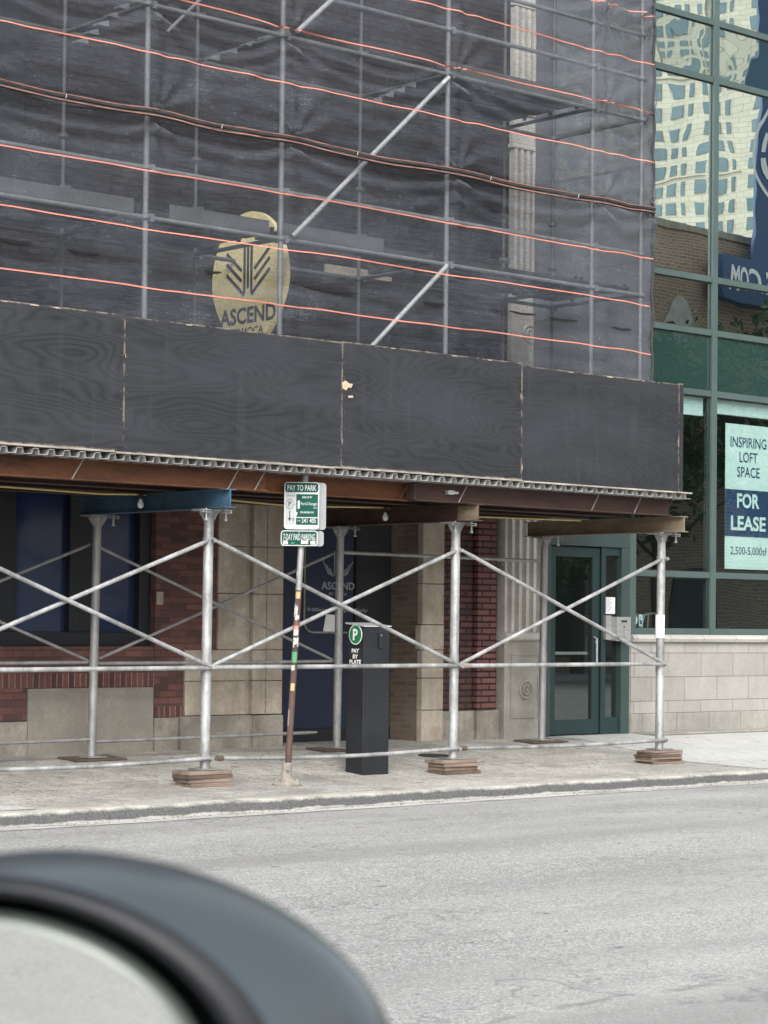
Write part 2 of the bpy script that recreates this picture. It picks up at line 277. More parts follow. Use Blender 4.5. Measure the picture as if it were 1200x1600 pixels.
    # glass
    def glass(name, tint, refl, wav, opaque=None, rough=0.):
        g = G(name); oi = g.n('ShaderNodeObjectInfo').outputs['Random']
        nz = g.n('ShaderNodeTexNoise', {'Vector': g.obj(), 'W': g.math('MULTIPLY', oi, 90.), 'Scale': .85, 'Detail': 1.5, 'Roughness': .4}, noise_dimensions='4D').outputs[0]
        nb = g.bump(nz, 1., wav)
        gl = g.n('ShaderNodeBsdfGlossy', {'Color': (.86, .97, .94, 1), 'Roughness': rough, 'Normal': nb}).outputs[0]
        if opaque: un = g.n('ShaderNodeBsdfDiffuse', {'Color': c4(opaque)}).outputs[0]
        else: un = g.n('ShaderNodeBsdfTransparent', {'Color': c4(tint)}).outputs[0]
        mx = g.n('ShaderNodeMixShader', {'Fac': refl}); g.t.links.new(un, mx.inputs[1]); g.t.links.new(gl, mx.inputs[2])
        return g.done(mx.outputs[0])
    m['glass_clear'] = glass('teal_vision_glass', (.74, .88, .86), .3, .003)
    m['glass_coated'] = glass('mirrored_teal_glass', (.4, .6, .56), .88, .0024)
    m['glass_mid'] = glass('half_mirrored_teal_glass', (.4, .6, .56), .62, .0035)
    m['glass_spandrel'] = glass('dark_green_spandrel_glass', 0, .2, .012, (.02, .045, .04))
    m['glass_spandrel_up'] = glass('mirrored_spandrel_glass', 0, .6, .012, (.02, .04, .04))
    m['glass_door'] = glass('grey_door_glass', (.55, .62, .6), .2, .003)
    g = G('mirror_glass'); m['mirror'] = g.done(g.n('ShaderNodeBsdfGlossy', {'Color': (.86, .87, .84, 1), 'Roughness': 0.02}).outputs[0])
    g = G('car_paint_black'); m['car_black'] = g.done(g.bsdf(g.ramp(g.noise(3), [(.3, (.034, .044, .051)), (.7, (.04, .051, .059))]), .24, 0, None, .8))
    g = G('black_plastic'); m['car_plastic'] = g.done(g.bsdf(g.ramp(g.noise(200), [(.3, (.005, .006, .008)), (.7, (.008, .009, .012))]), .5, 0, None, .35))
    g = G('mirror_bevel'); m['bevel'] = g.done(g.bsdf((.1, .115, .105), .35, .3))
    # far things
    m['tower'] = stone('cream_precast', (.66, .63, .52), (.74, .71, .6), (.58, .55, .45), (1.6, .75, .03), amt=.3)
    m['tower_win'] = grimy('tower_window_glass', (.12, .18, .2), (.22, .3, .34), .12, .15, .2, 0, 3)
    m['blue_sign'] = grimy('blue_signboard', (.03, .068, .15), (.038, .08, .175), .6, .5)
    m['bark'] = grimy('bark', (.05, .04, .03), (.1, .085, .065), 4, .9)
    g = G('leaf'); oi = g.noise(.9, 3); m['leaf'] = g.done(g.bsdf(g.ramp(oi, [(.35, (.03, .055, .02)), (.65, (.075, .12, .04))]), .6))
mk_materials()

# ------------------------------------------------------------------ mesh helpers
class MB:
    def __init__(s): s.v = []; s.f = []
    def add(s, vs, fs): o = len(s.v); s.v += [tuple(x) for x in vs]; s.f += [[i + o for i in f] for f in fs]; return s
    def box(s, x0, x1, y0, y1, z0, z1):
        v = [(x0, y0, z0), (x1, y0, z0), (x1, y1, z0), (x0, y1, z0), (x0, y0, z1), (x1, y0, z1), (x1, y1, z1), (x0, y1, z1)]
        return s.add(v, [(0, 3, 2, 1), (4, 5, 6, 7), (0, 1, 5, 4), (1, 2, 6, 5), (2, 3, 7, 6), (3, 0, 4, 7)])
    def obox(s, c, a, b, n, da, db, dn):   # oriented box about centre c
        c, a, b, n = Vector(c), Vector(a), Vector(b), Vector(n); v = []
        for sn in (-1, 1):
            for sa, sb in ((-1, -1), (1, -1), (1, 1), (-1, 1)): v.append(c + a * da / 2 * sa + b * db / 2 * sb + n * dn / 2 * sn)
        return s.add(v, [(0, 3, 2, 1), (4, 5, 6, 7), (0, 1, 5, 4), (1, 2, 6, 5), (2, 3, 7, 6), (3, 0, 4, 7)])
    def tube(s, pts, r, n=10, caps=True, prof=None):
        pts = [Vector(p) for p in pts]; rings = []; k = len(pts)
        rr = r if isinstance(r, (list, tuple)) else [r] * k
        t0 = (pts[1] - pts[0]).normalized(); a = Vector((0, 0, 1)) if abs(t0.z) < .9 else Vector((1, 0, 0)); a = (a - t0 * a.dot(t0)).normalized()
        for i, p in enumerate(pts):
            t = ((pts[min(i + 1, k - 1)] - pts[max(i - 1, 0)])).normalized(); a = (a - t * a.dot(t)).normalized(); b = t.cross(a)
            rings.append([p + (a * math.cos(2 * math.pi * j / n) + b * math.sin(2 * math.pi * j / n)) * rr[i] for j in range(n)])
        v = [q for g_ in rings for q in g_]; f = []
        for i in range(k - 1):
            for j in range(n): f.append((i * n + j, i * n + (j + 1) % n, (i + 1) * n + (j + 1) % n, (i + 1) * n + j))
        if caps: f.append(tuple(reversed(range(n)))); f.append(tuple(range((k - 1) * n, k * n)))
        return s.add(v, f)
    def lathe(s, c, prof, n=20):           # prof: (r, z) bottom to top around vertical axis
        v = []; f = []
        for r, z in prof:
            for j in range(n): v.append((c[0] + r * math.cos(2 * math.pi * j / n), c[1] + r * math.sin(2 * math.pi * j / n), c[2] + z))
        for i in range(len(prof) - 1):
            for j in range(n): f.append((i * n + j, i * n + (j + 1) % n, (i + 1) * n + (j + 1) % n, (i + 1) * n + j))
        f.append(tuple(reversed(range(n)))); f.append(tuple(range((len(prof) - 1) * n, len(prof) * n)))
        return s.add(v, f)
    def prism(s, poly, axis, a0, a1):      # poly in the two other axes
        def P(u, w, a): return {'x': (a, u, w), 'y': (u, a, w), 'z': (u, w, a)}[axis]
        k = len(poly); v = [P(u, w, a0) for u, w in poly] + [P(u, w, a1) for u, w in poly]
        return s.add(v, [tuple(range(k)), tuple(reversed(range(k, 2 * k)))] + [(i, i + k, (i + 1) % k + k, (i + 1) % k) for i in range(k)])
    def opoly(s, poly, o, a, b, n, t):     # polygon in plane (o; a, b), extruded t along n
        o, a, b, n = Vector(o), Vector(a), Vector(b), Vector(n); k = len(poly)
        v = [o + a * u + b * w for u, w in poly] + [o + a * u + b * w + n * t for u, w in poly]
        return s.add(v, [tuple(reversed(range(k))), tuple(range(k, 2 * k))] + [(i, (i + 1) % k, (i + 1) % k + k, i + k) for i in range(k)])
OFF = {}
def props(o, label=None, cat=None, group=None, kind=None):
    if label: o['label'] = label
    if cat: o['category'] = cat
    if group: o['group'] = group
    if kind: o['kind'] = kind
    return o
def thing(name, label, cat, base, group=None):
    o = bpy.data.objects.new(name, None); COL.objects.link(o); o.location = base; o.empty_display_size = .2
    OFF[o.name] = Vector(base); return props(o, label, cat, group)
def build(name, mb, mat, parent=None, base=(0, 0, 0), bevel=0, smooth=False, label=None, autosmooth=None, shadow=True):
    off = OFF[parent.name] if parent else Vector(base)
    me = bpy.data.meshes.new(name); me.from_pydata([tuple(Vector(v) - off) for v in mb.v], [], mb.f); me.validate()
    bm = bmesh.new(); bm.from_mesh(me); bmesh.ops.recalc_face_normals(bm, faces=bm.faces)
    if bevel:
        ed = [e for e in bm.edges if len(e.link_faces) == 2 and e.calc_face_angle(0) > .5]
        bmesh.ops.bevel(bm, geom=ed, offset=bevel, segments=2, profile=.6, affect='EDGES', clamp_overlap=True)
    bm.to_mesh(me); bm.free()
    if smooth or autosmooth:
        for p in me.polygons: p.use_smooth = True
        me.set_sharp_from_angle(angle=autosmooth or math.radians(40))
    me.materials.append(MAT[mat] if isinstance(mat, str) else mat)
    o = bpy.data.objects.new(name, me); COL.objects.link(o)
    if parent: o.parent = parent
    else: o.location = base
    OFF[o.name] = off
    if label: o['label'] = label
    return o
_tc = {}
def text_mesh(s, bold=0.):
    key = (s, bold)
    if key not in _tc:
        cu = bpy.data.curves.new('t', 'FONT'); cu.body = s; cu.align_x = 'CENTER'; cu.offset = bold; cu.resolution_u = 3; cu.space_line = .95
        o = bpy.data.objects.new('t', cu); COL.objects.link(o); dg = bpy.context.evaluated_depsgraph_get(); dg.update()
        me = o.evaluated_get(dg).to_mesh(); vs = [(v.co.x, v.co.y) for v in me.vertices]; fs = [list(p.vertices) for p in me.polygons]
        o.evaluated_get(dg).to_mesh_clear(); bpy.data.objects.remove(o); bpy.data.curves.remove(cu)
        x0 = min(v[0] for v in vs); x1 = max(v[0] for v in vs); y0 = min(v[1] for v in vs); y1 = max(v[1] for v in vs)
        _tc[key] = ([((v[0] - (x0 + x1) / 2) / (x1 - x0), (v[1] - (y0 + y1) / 2) / (y1 - y0)) for v in vs], fs)
    return _tc[key]
def text_to(mb, s, c, a, b, w, h, bold=.0):   # text centred at c, right a, up b, exact width and height
    vs, fs = text_mesh(s, bold); c, a, b = Vector(c), Vector(a), Vector(b)
    mb.add([c + a * (u * w) + b * (v * h) for u, v in vs], fs); return mb
def ring_poly(r, n=32, ry=None): return [(r * math.cos(2 * math.pi * i / n), (ry or r) * math.sin(2 * math.pi * i / n)) for i in range(n)]
def rrect(w, h, r, n=5):
    p = []
    for cx, cy, a0 in ((w / 2 - r, h / 2 - r, 0), (-w / 2 + r, h / 2 - r, 90), (-w / 2 + r, -h / 2 + r, 180), (w / 2 - r, -h / 2 + r, 270)):
        for i in range(n + 1):
            a = math.radians(a0 + 90 * i / n); p.append((cx + r * math.cos(a), cy + r * math.sin(a)))
    return p
def ipoly(h, w, tf=.012, tw=.009):   # I-beam outline centred in width, base at 0
    return [(-w / 2, 0), (w / 2, 0), (w / 2, tf), (tw / 2, tf), (tw / 2, h - tf), (w / 2, h - tf), (w / 2, h), (-w / 2, h), (-w / 2, h - tf), (-tw / 2, h - tf), (-tw / 2, tf), (-w / 2, tf)]
X, Y, Z = Vector((1, 0, 0)), Vector((0, 1, 0)), Vector((0, 0, 1))
GP = [(14.95, -.035), (16, -.012), (17.75, .135), (18.3, .155), (30, .16)]
def gz(y):
    for (a, za), (b, zb) in zip(GP, GP[1:]):
        if y <= b: return za + (zb - za) * max(0, (y - a)) / (b - a)
    return .16

# ------------------------------------------------------------------ ground
def sheet(name, rows, mat, xs=(-80, 300)):
    m = MB(); n = len(rows)
    m.add([(x, y, z) for y, z in rows for x in xs], [(2 * i, 2 * i + 1, 2 * i + 3, 2 * i + 2) for i in range(n - 1)])
    return props(build(name, m, mat), kind='structure')
sheet('ground', [(-400, -.3), (400, -.3)], 'pavement', (-400, 500))
sheet('road', [(-9.0, -.15), (3, -.09), (14.62, -.14)], 'asphalt')
sheet('gutter', [(14.5, -.1355), (14.8, -.133)], 'gutter')
m = MB(); KP = [(14.76, -.3), (14.77, -.14), (14.785, -.085), (14.795, -.06), (14.815, -.043), (14.85, -.037), (14.95, -.035)]
kx = [-80, -10] + [4 + .05 * i for i in range(460)] + [40, 300]
for x in kx:
    for q, (y, z) in enumerate(KP):
        d_ = 1 if 0 < q < 6 and 3 < x < 28 else 0
        chip_ = max(0, noise.noise((x * 2.1, 3, q * .15)) - .28) * .06
        m.v.append((x, y + d_ * (.010 * noise.noise((x * 1.3, q, 0)) + chip_), z + d_ * (.007 * noise.noise((x * 2.4, q, 5)) - chip_ * .5 * (q > 2))))
w_ = len(KP)
for i in range(len(kx) - 1):
    for q in range(w_ - 1): m.f.append([i * w_ + q, (i + 1) * w_ + q, (i + 1) * w_ + q + 1, i * w_ + q + 1])
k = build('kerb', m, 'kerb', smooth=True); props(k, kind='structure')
sheet('sidewalk', [(14.95, -.035), (16, -.012), (17.75, .135), (18.3, .155), (19.2, .16)], 'pavement')
sheet('kerb_far', [(-9.0, -.15), (-9.02, .0), (-9.2, .01), (-12.2, .05)], 'slab')
# fresh pale slabs; the right one's tone also holds the light beyond the shed
m = MB(); rows = [(14.99, 0), (16, 0), (17.75, 0), (18.28, 0)]
m.add([(x, y, gz(y) + .004) for y, _ in rows for x in ((18.95 if y > 17 else 18.7), 23.4)], [(2 * i, 2 * i + 1, 2 * i + 3, 2 * i + 2) for i in range(3)])
m.add([(x, y, gz(y) + .004) for y, _ in rows for x in (23.415, 27.5)], [(2 * i, 2 * i + 1, 2 * i + 3, 2 * i + 2) for i in range(3)])
m.add([(x, y, gz(y) + .004) for y, x in ((14.99, 3), (14.99, 9.75), (15.35, 9.6), (15.35, 3))], [(0, 1, 2, 3)])
props(build('pavement_slab', m, 'slab'), kind='structure')

# ------------------------------------------------------------------ old brick building
bb = thing('brick_building', 'old dark red brick building with pale stone trim, behind the black scaffold netting', 'building', (16, 18.3, .15))
F = 18.3
def part(name, mat, boxes, parent=bb, bevel=.006, **kw):
    m = MB()
    for b_ in boxes: m.box(*b_)
    return build(name, m, mat, parent, bevel=bevel, **kw)
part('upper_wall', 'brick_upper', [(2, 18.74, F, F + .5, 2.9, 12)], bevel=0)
part('wall', 'brick', [(2, 13.23, F, F + .4, .94, 1.2), (2, 11.74, F, F + .4, .485, .8), (13.24, 14.01, F + .002, F + .4, 1.172, 2.9), (13.24, 13.6, F + .002, F + .4, .5, 1.172), (2, 13.24, F, F + .4, 2.75, 2.9)], bevel=0)
part('soldier_course', 'brick_solid', [(2, 13.235, F - .006, F + .4, .8, .94)], bevel=0)
part('soldier_course', 'brick_solid', [(13.24, 13.6, F - .006, F + .4, .49, .6)], bevel=0)
part('stone_panel', 'stone_panel', [(11.75, 13.225, F - .012, F + .4, .1, .795)])
part('stone_base', 'stone_base', [(2, 11.74, F - .02, F + .4, .1, .48), (13.235, 13.53, F - .02, F + .4, .1, .485)])
# left stone door jamb, laid in blocks
bl = []
for z0, z1 in ((.5, .845), (.85, 1.165)): bl += [(13.61, 14.385, F - .02, F + .45, z0, z1), (14.455, 14.63, F - .045, F + .45, z0, z1), (14.635, 14.85, F - .05, F + .46, z0, z1)]
for z0, z1 in ((1.17, 1.745), (1.75, 2.235), (2.24, 2.9)): bl += [(14.02, 14.385, F - .02, F + .45, z0, z1), (14.455, 14.63, F - .045, F + .45, z0, z1), (14.635, 14.85, F - .05, F + .46, z0, z1)]
bl += [(14.385, 14.455, F + .015, F + .44, .5, 2.9)]
part('stone_jamb', 'stone', bl, bevel=.008)
part('stone_plinth', 'stone_base', [(13.54, 14.45, F - .06, F + .46, .1, .495), (14.455, 14.86, F - .065, F + .46, .1, .49)], bevel=.015)
# window left of the jamb
w = part('window', 'win_frame', [(13.1, 13.235, F + .08, F + .3, 1.2, 2.75), (12.28, 12.4, F + .1, F + .3, 1.34, 2.75), (12.4, 12.55, F + .12, F + .3, 1.34, 2.75), (11.3, 11.66, F + .1, F + .3, 1.34, 2.75), (6, 13.1, F + .09, F + .3, 1.2, 1.34), (6, 11.3, F + .15, F + .3, 1.34, 2.75)], bevel=.008)
part('pane', 'navy_film', [(11.66, 12.28, F + .18, F + .2, 1.34, 2.75)], w, 0)
part('pane', 'navy_film', [(12.55, 13.1, F + .18, F + .2, 1.34, 2.75)], w, 0)
part('stone_block', 'stone', [(13.25, 13.33, F - .012, F + .1, 1.62, 1.75)])
# door recess: back wall, side wall in common brick, right stone jamb
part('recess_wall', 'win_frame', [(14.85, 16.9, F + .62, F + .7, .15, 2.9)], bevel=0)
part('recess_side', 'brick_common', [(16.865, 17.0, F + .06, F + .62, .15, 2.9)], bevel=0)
bl = [(16.86, 17.185, F - .03, F + .06, z0, z1) for z0, z1 in ((.15, .495), (.5, .85), (.855, 1.165), (1.45, 1.9), (1.905, 2.9))] + [(16.83, 17.185, F - .035, F + .06, 1.17, 1.445)]
part('stone_jamb', 'stone', bl, bevel=.012)
m = MB(); m.box(14.86, 16.3, F + .5, F + .61, .3, 2.9)
d = build('door', m, 'navy', bb, bevel=.006)
part('threshold', 'win_frame', [(14.86, 16.85, F + .48, F + .62, .15, .3)], d, .004)
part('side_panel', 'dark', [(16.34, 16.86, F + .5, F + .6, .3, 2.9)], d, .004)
m = MB(); pts = [(15.585, F + .49, 2.9), (15.585, F + .49, 1.47)] + [(15.585 + .12 * (1 - math.cos(a)), F + .49, 1.47 - .12 * math.sin(a)) for a in (.4, .8, 1.2, 1.57)] + [(16.25, F + .49, 1.35)]
m.tube(pts, .011, 8); build('trim_line', m, 'cream_paint', d, smooth=True)
DY = F + .497
m = MB()
for k in range(3):    # chevron emblem of slanted strokes and uprights
    x0 = 15.84 + k * .05; m.opoly([(x0, 2.14 - k * .04), (x0 + .014, 2.14 - k * .04), (x0 + .105 - k * .02, 1.99 - .01 * k), (x0 + .091 - k * .02, 1.985 - .01 * k)], (0, DY, 0), X, Z, -Y, .002)
    x1 = 16.29 - k * .05; m.opoly([(x1, 2.14 - k * .04), (x1 - .014, 2.14 - k * .04), (x1 - .105 + k * .02, 1.99 - .01 * k), (x1 - .091 + k * .02, 1.985 - .01 * k)], (0, DY, 0), X, Z, -Y, .002)
for xx in (16.01, 16.065, 16.12): m.opoly([(xx, 1.98), (xx + .014, 1.98), (xx + .014, 2.25), (xx, 2.25)], (0, DY, 0), X, Z, -Y, .002)
build('emblem', m, 'ink_grey', d)
m = MB(); text_to(m, 'ASCEND', (16.07, DY - .001, 1.865), X, Z, .48, .085, .02); text_to(m, 'BY MOCA', (16.07, DY - .001, 1.775), X, Z, .26, .035, .015)
text_to(m, 'HOURS', (16.07, DY - .001, 1.66), X, Z, .2, .03, .01); text_to(m, '9:00am - 9:00pm Daily', (16.07, DY - .001, 1.595), X, Z, .88, .05, .012); build('lettering', m, 'ink_grey', d)
m = MB(); m.opoly([(15.86, 1.35), (16.1, 1.33), (16.1, 1.54), (15.9, 1.55)], (0, DY, 0), X, Z, -Y, .003); nt_ = build('posted_notice', m, 'paper', base=(15.98, F + .5, 1.44)); props(nt_, 'small white paper notice taped to the navy door under its lettering', 'notice')
# red brick pier with raked joints
part('brick_pier', 'brick_pier_dark', [(17.19, 17.66, F + .02, F + .5, .485, 2.9)], bevel=0)
part('brick_pier', 'brick_pier', [(17.71, 18.0, F - .03, F + .5, .485, 2.9)], bevel=0)
part('pier_core', 'brick_pier_dark', [(17.66, 17.71, F + .06, F + .5, .485, 2.9), (18.0, 18.08, F + .04, F + .5, .15, 2.9)], bevel=0)
part('stone_base', 'stone_base', [(17.19, 17.68, F - .02, F + .5, .1, .48), (17.69, 18.0, F - .06, F + .5, .1, .48), (18.005, 18.07, F - .03, F + .5, .1, .48)], bevel=.008)
# fluted pilaster
def flutes(mb, x0, x1, z0, z1, yf, n=5):
    prof = [(x0, yf + .5)]; w_ = (x1 - x0) / n
    for i in range(n):
        a = x0 + i * w_; r = w_ * .31; cx = a + w_ * .64
        prof += [(a, yf)] + [(cx - r * math.cos(t), yf + r * 2.0 * math.sin(t)) for t in [j * math.pi / 6 for j in range(7)]]
    prof += [(x1, yf), (x1, yf + .5)]; mb.prism(prof, 'z', z0, z1)
p = part('fluted_pilaster', 'flute_low', [(18.1, 18.72, F - .075, F + .4, .1, 1.275), (18.085, 18.74, F - .1, F + .4, .1, .28)], bevel=.01)
m = MB(); flutes(m, 18.11, 18.7, 1.375, 2.9, F - .06); build('flutes', m, 'flute', p)
m = MB(); m.prism([(F + .2, 1.275), (F - .1, 1.275), (F - .125, 1.30), (F - .13, 1.33), (F - .115, 1.36), (F - .07, 1.375), (F + .2, 1.375)], 'x', 18.075, 18.735); build('moulding', m, 'flute', p, bevel=.004)
def rosette(parent, x, z, yf, mat, R_=.1):
    m = MB()
    def tor(r, rr):
        n, k = 28, 8; v = []; f = []
        for i in range(n):
            for j in range(k):
                q = r + rr * math.cos(2 * math.pi * j / k); v.append((x + q * math.cos(2 * math.pi * i / n), yf - rr * math.sin(2 * math.pi * j / k), z + q * math.sin(2 * math.pi * i / n)))
                f.append((i * k + j, ((i + 1) % n) * k + j, ((i + 1) % n) * k + (j + 1) % k, i * k + (j + 1) % k))
        m.add(v, f)
    tor(R_, .02); tor(R_ * .5, .018); m.tube([(x, yf - .012, z), (x, yf + .02, z)], .025, 12); build('rosette', m, mat, parent, smooth=True)
rosette(p, 18.45, .71, F - .078, 'flute_low')
m = MB(); 
for b_ in ((18.2, 18.22, F - .088, F - .07, .38, 1.12), (18.64, 18.66, F - .088, F - .07, .38, 1.12), (18.22, 18.64, F - .088, F - .07, 1.1, 1.12), (18.22, 18.64, F - .088, F - .07, .38, .4)): m.box(*b_)
build('panel_mould', m, 'flute_low', p, bevel=.005)
p = part('upper_pilaster', 'flute', [(18.17, 18.7, F - .07, F, 4.0, 5.3)], bevel=.01)
for z0, z1 in ((5.42, 6.95), (7.45, 8.6)):
    prof = [(18.18, F + .05)]
    for i in range(5): x = 18.18 + i * .1; prof += [(x, F - .09), (x + .05, F - .09), (x + .056, F + .03), (x + .094, F + .03)]
    prof += [(18.68, F - .09), (18.7, F - .09), (18.7, F + .05)]; m = MB(); m.prism(prof, 'z', z0, z1); build('flutes', m, 'flute', p)
for z0, z1, mt in ((5.31, 5.41, 'flute'), (6.955, 7.015, 'flute'), (7.355, 7.445, 'flute')): m = MB(); m.box(18.15, 18.72, F - .1, F + .01, z0, z1); build('moulding', m, mt, p, bevel=.02)
for z0, z1 in ((7.02, 7.35), (8.62, 9.0)): m = MB(); m.box(18.17, 18.7, F - .07, F, z0, z1); build('stone_block', m, 'flute', p, bevel=.01)
rosette(p, 18.47, 4.83, F - .072, 'flute')
part('lintel', 'stone', [(15.4, 16.35, F - .03, F + .02, 5.2, 5.3)])
part('band_course', 'stone_base', [(2, 18.1, F - .05, F + .02, 4.05, 4.13), (2, 18.1, F - .04, F + .02, 8.9, 9.05)])
for x0, z0 in ((4.6, 5.6), (7.6, 5.6), (10.3, 5.6), (4.6, 9.3), (10.6, 9.3), (13.6, 9.3)):
    w = part('window', 'win_frame', [(x0, x0 + 1.3, F - .02, F + .01, z0, z0 + 2.0)], bevel=.008)
    part('sill', 'stone_base', [(x0 - .1, x0 + 1.4, F - .06, F + .01, z0 - .12, z0 - .004)], w)
part('parapet', 'stone_base', [(2, 18.76, F - .08, F + .55, 12, 12.3)])
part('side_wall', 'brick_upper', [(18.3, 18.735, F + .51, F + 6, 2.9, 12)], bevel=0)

# ------------------------------------------------------------------ glass fronted building
gb = thing('glass_building', 'teal glass fronted building on a pale cut stone base, right of the scaffold', 'building', (22, 18.3, .15))
XM = [18.82, 21.83, 24.85, 27.87, 30.9]; ZT = [1.36, 2.105, 4.39, 5.16, 5.835, 8.37, 9.1, 11.6, 12.3, 14.8]
m = MB()
for i, x in enumerate(XM): m.box(x - .05, x + .05, F - .03, F + .1, 2.62 if i == 0 else 1.36, 14.8)
for z in ZT:
    for a, b_ in zip(XM, XM[1:]):
        x0 = a + .05
        if z < 2.6 and a == XM[0]: x0 = 20.36
        if z == ZT[0]: m.box(x0, b_ - .05, F - .02, F + .09, z, z + .075)
        else: m.box(x0, b_ - .05, F - .02, F + .09, z - .038, z + .038)
m.box(20.25, 20.36, F - .05, F + .1, 1.36, 2.62); m.box(18.87, 20.36, F - .05, F + .1, 2.62, 2.72)
build('curtain_wall_frame', m, 'frame', gb, bevel=.004)
# thin black strips along the panes, drawn as gaskets to give the shadow line
gm = {0: 'glass_clear', 1: 'glass_clear', 2: 'glass_spandrel', 3: 'glass_mid', 4: 'glass_coated', 5: 'glass_spandrel_up', 6: 'glass_coated', 7: 'glass_spandrel_up', 8: 'glass_coated'}
for r in range(9):
    for c, (a, b_) in enumerate(zip(XM, XM[1:])):
        x0, x1, z0, z1 = a + .05, b_ - .05, ZT[r] + .04, ZT[r + 1] - .04
        if c == 0 and r == 0: x0 = 20.36
        if c == 0 and r == 1: x0, z0 = 20.36, z0
        m = MB(); g_ = .008
        m.add([(x0 + g_, F + .012, z0 + g_), (x1 - g_, F + .012, z0 + g_), (x1 - g_, F + .012, z1 - g_), (x0 + g_, F + .012, z1 - g_)], [(0, 1, 2, 3)])
        ob = build('glass_pane', m, gm[r], gb)
        m = MB(); m.box(x0, x0 + g_, F + .004, F + .05, z0, z1); m.box(x1 - g_, x1, F + .004, F + .05, z0, z1); m.box(x0 + g_, x1 - g_, F + .004, F + .05, z1 - g_ * 1.6, z1); m.box(x0 + g_, x1 - g_, F + .004, F + .05, z0, z0 + g_)
        build('shadow_gasket', m, 'black_rubber', gb)
m = MB(); m.add([(18.87, F + .03, 2.73), (20.3, F + .03, 2.73), (20.3, F + .03, 4.35), (18.87, F + .03, 4.35)], [(0, 1, 2, 3)]); build('glass_pane', m, 'glass_clear', gb)
# rooms behind the glass
m = MB()
m.box(18.9, 31, F + 3.2, F + 3.3, .1, 15); m.box(18.78, 18.86, F + .1, F + 3.2, .1, 15); m.box(30.95, 31.1, F + .1, F + 3.2, .1, 15)
for z in (.1, 4.6, 5.0, 8.6, 11.9, 14.9): m.box(18.87, 30.95, F + .13, F + 3.2, z, z + .12)
build('interior_wall', m, 'dark', gb)
m = MB(); m.box(20.4, 30.9, F + .13, F + .14, 4.46, 5.8); 
build('spandrel_back', m, 'dark', gb)
part('end_wall', 'block', [(30.96, 31.2, F - .1, F + 4, .1, 15)], gb)
part('roof', 'slab', [(18.8, 31.2, F + .11, F + 4, 14.95, 15.1)], gb)
part('stone_wall', 'block', [(20.3, 31, F - .03, F + .1, .395, 1.255)], gb, .004)
part('stone_footing', 'block_base', [(20.285, 31, F - .05, F + .1, .05, .392)], gb, .01)
part('return_wall', 'block_base', [(20.24, 20.298, F - .02, F + .1, .05, 1.255)], gb, .004)
m = MB(); m.prism([(F + .1, 1.257), (F - .05, 1.257), (F - .085, 1.27), (F - .1, 1.305), (F - .085, 1.34), (F - .05, 1.357), (F + .1, 1.357)], 'x', 20.27, 31); build('stone_sill', m, 'sill', gb, smooth=True)
part('step_strip', 'block_base', [(20.3, 31, F - .42, F - .06, .05, .175)], gb, .01)
# entrance door with sidelight
ds = part('door_surround', 'frame_mid', [(18.77, 18.87, F - .06, F + .1, .15, 2.6), (18.87, 20.25, F - .055, F + .1, 2.4, 2.6), (20.1, 20.25, F - .05, F + .1, .15, 2.4)], gb, .006)
part('mullion', 'frame_dark', [(19.765, 19.845, F - .03, F + .1, .15, 2.4), (19.845, 20.1, F - .02, F + .1, .15, .36), (19.845, 20.1, F - .02, F + .1, 2.3, 2.4)], ds, .004)
m = MB(); m.add([(19.845, F + .03, .36), (20.1, F + .03, .36), (20.1, F + .03, 2.3), (19.845, F + .03, 2.3)], [(0, 1, 2, 3)]); build('sidelight_glass', m, 'glass_door', ds)
dr = part('door', 'frame_dark', [(18.885, 19.0, F - .01, F + .05, .17, 2.385), (19.63, 19.755, F - .01, F + .05, .17, 2.385), (19.0, 19.63, F - .01, F + .05, .17, .345), (19.0, 19.63, F - .01, F + .05, 2.27, 2.385)], gb, .004)
m = MB(); m.add([(19.0, F + .02, .345), (19.63, F + .02, .345), (19.63, F + .02, 2.27), (19.0, F + .02, 2.27)], [(0, 1, 2, 3)]); build('pane', m, 'glass_door', dr)
m = MB(); m.tube([(18.95, F + .09, 1.125), (19.72, F + .09, 1.125)], .02, 10); build('push_bar', m, 'white', dr, smooth=True)
m = MB(); m.tube([(19.66, F - .015, 1.32), (19.66, F - .06, 1.3), (19.66, F - .06, 1.0), (19.66, F - .015, .98)], .011, 8); build('handle', m, 'alu', dr, smooth=True)
m = MB(); m.tube([(19.7, F - .02, 1.26), (19.7, F + .0, 1.26)], .022, 12); build('lock', m, 'alu', dr)
# posters seen through the door, on the lobby wall
lob = part('lobby_wall', 'dark', [(18.87, 20.3, F + 1.6, F + 1.7, .15, 2.6)], gb, 0)
ps = [part('lobby_panel', mt, [b_], lob, 0) for mt, b_ in (('ink_grey', (19.2, 19.55, F + 1.56, F + 1.59, 1.9, 2.5)), ('sign_grey', (19.62, 19.8, F + 1.55, F + 1.59, 1.5, 1.75)), ('cream_paint', (20.0, 20.25, F + 1.55, F + 1.59, 1.2, 2.4)), ('sign_grey', (19.25, 19.45, F + 1.54, F + 1.59, 1.55, 1.8)))]
m = MB()
for xx in (18.93, 18.965): m.tube([(xx + .06, F + .13, 1.45), (xx + .06, F + .13, 2.27)], .012, 8)
build('pull_bars', m, 'white', dr, smooth=True)
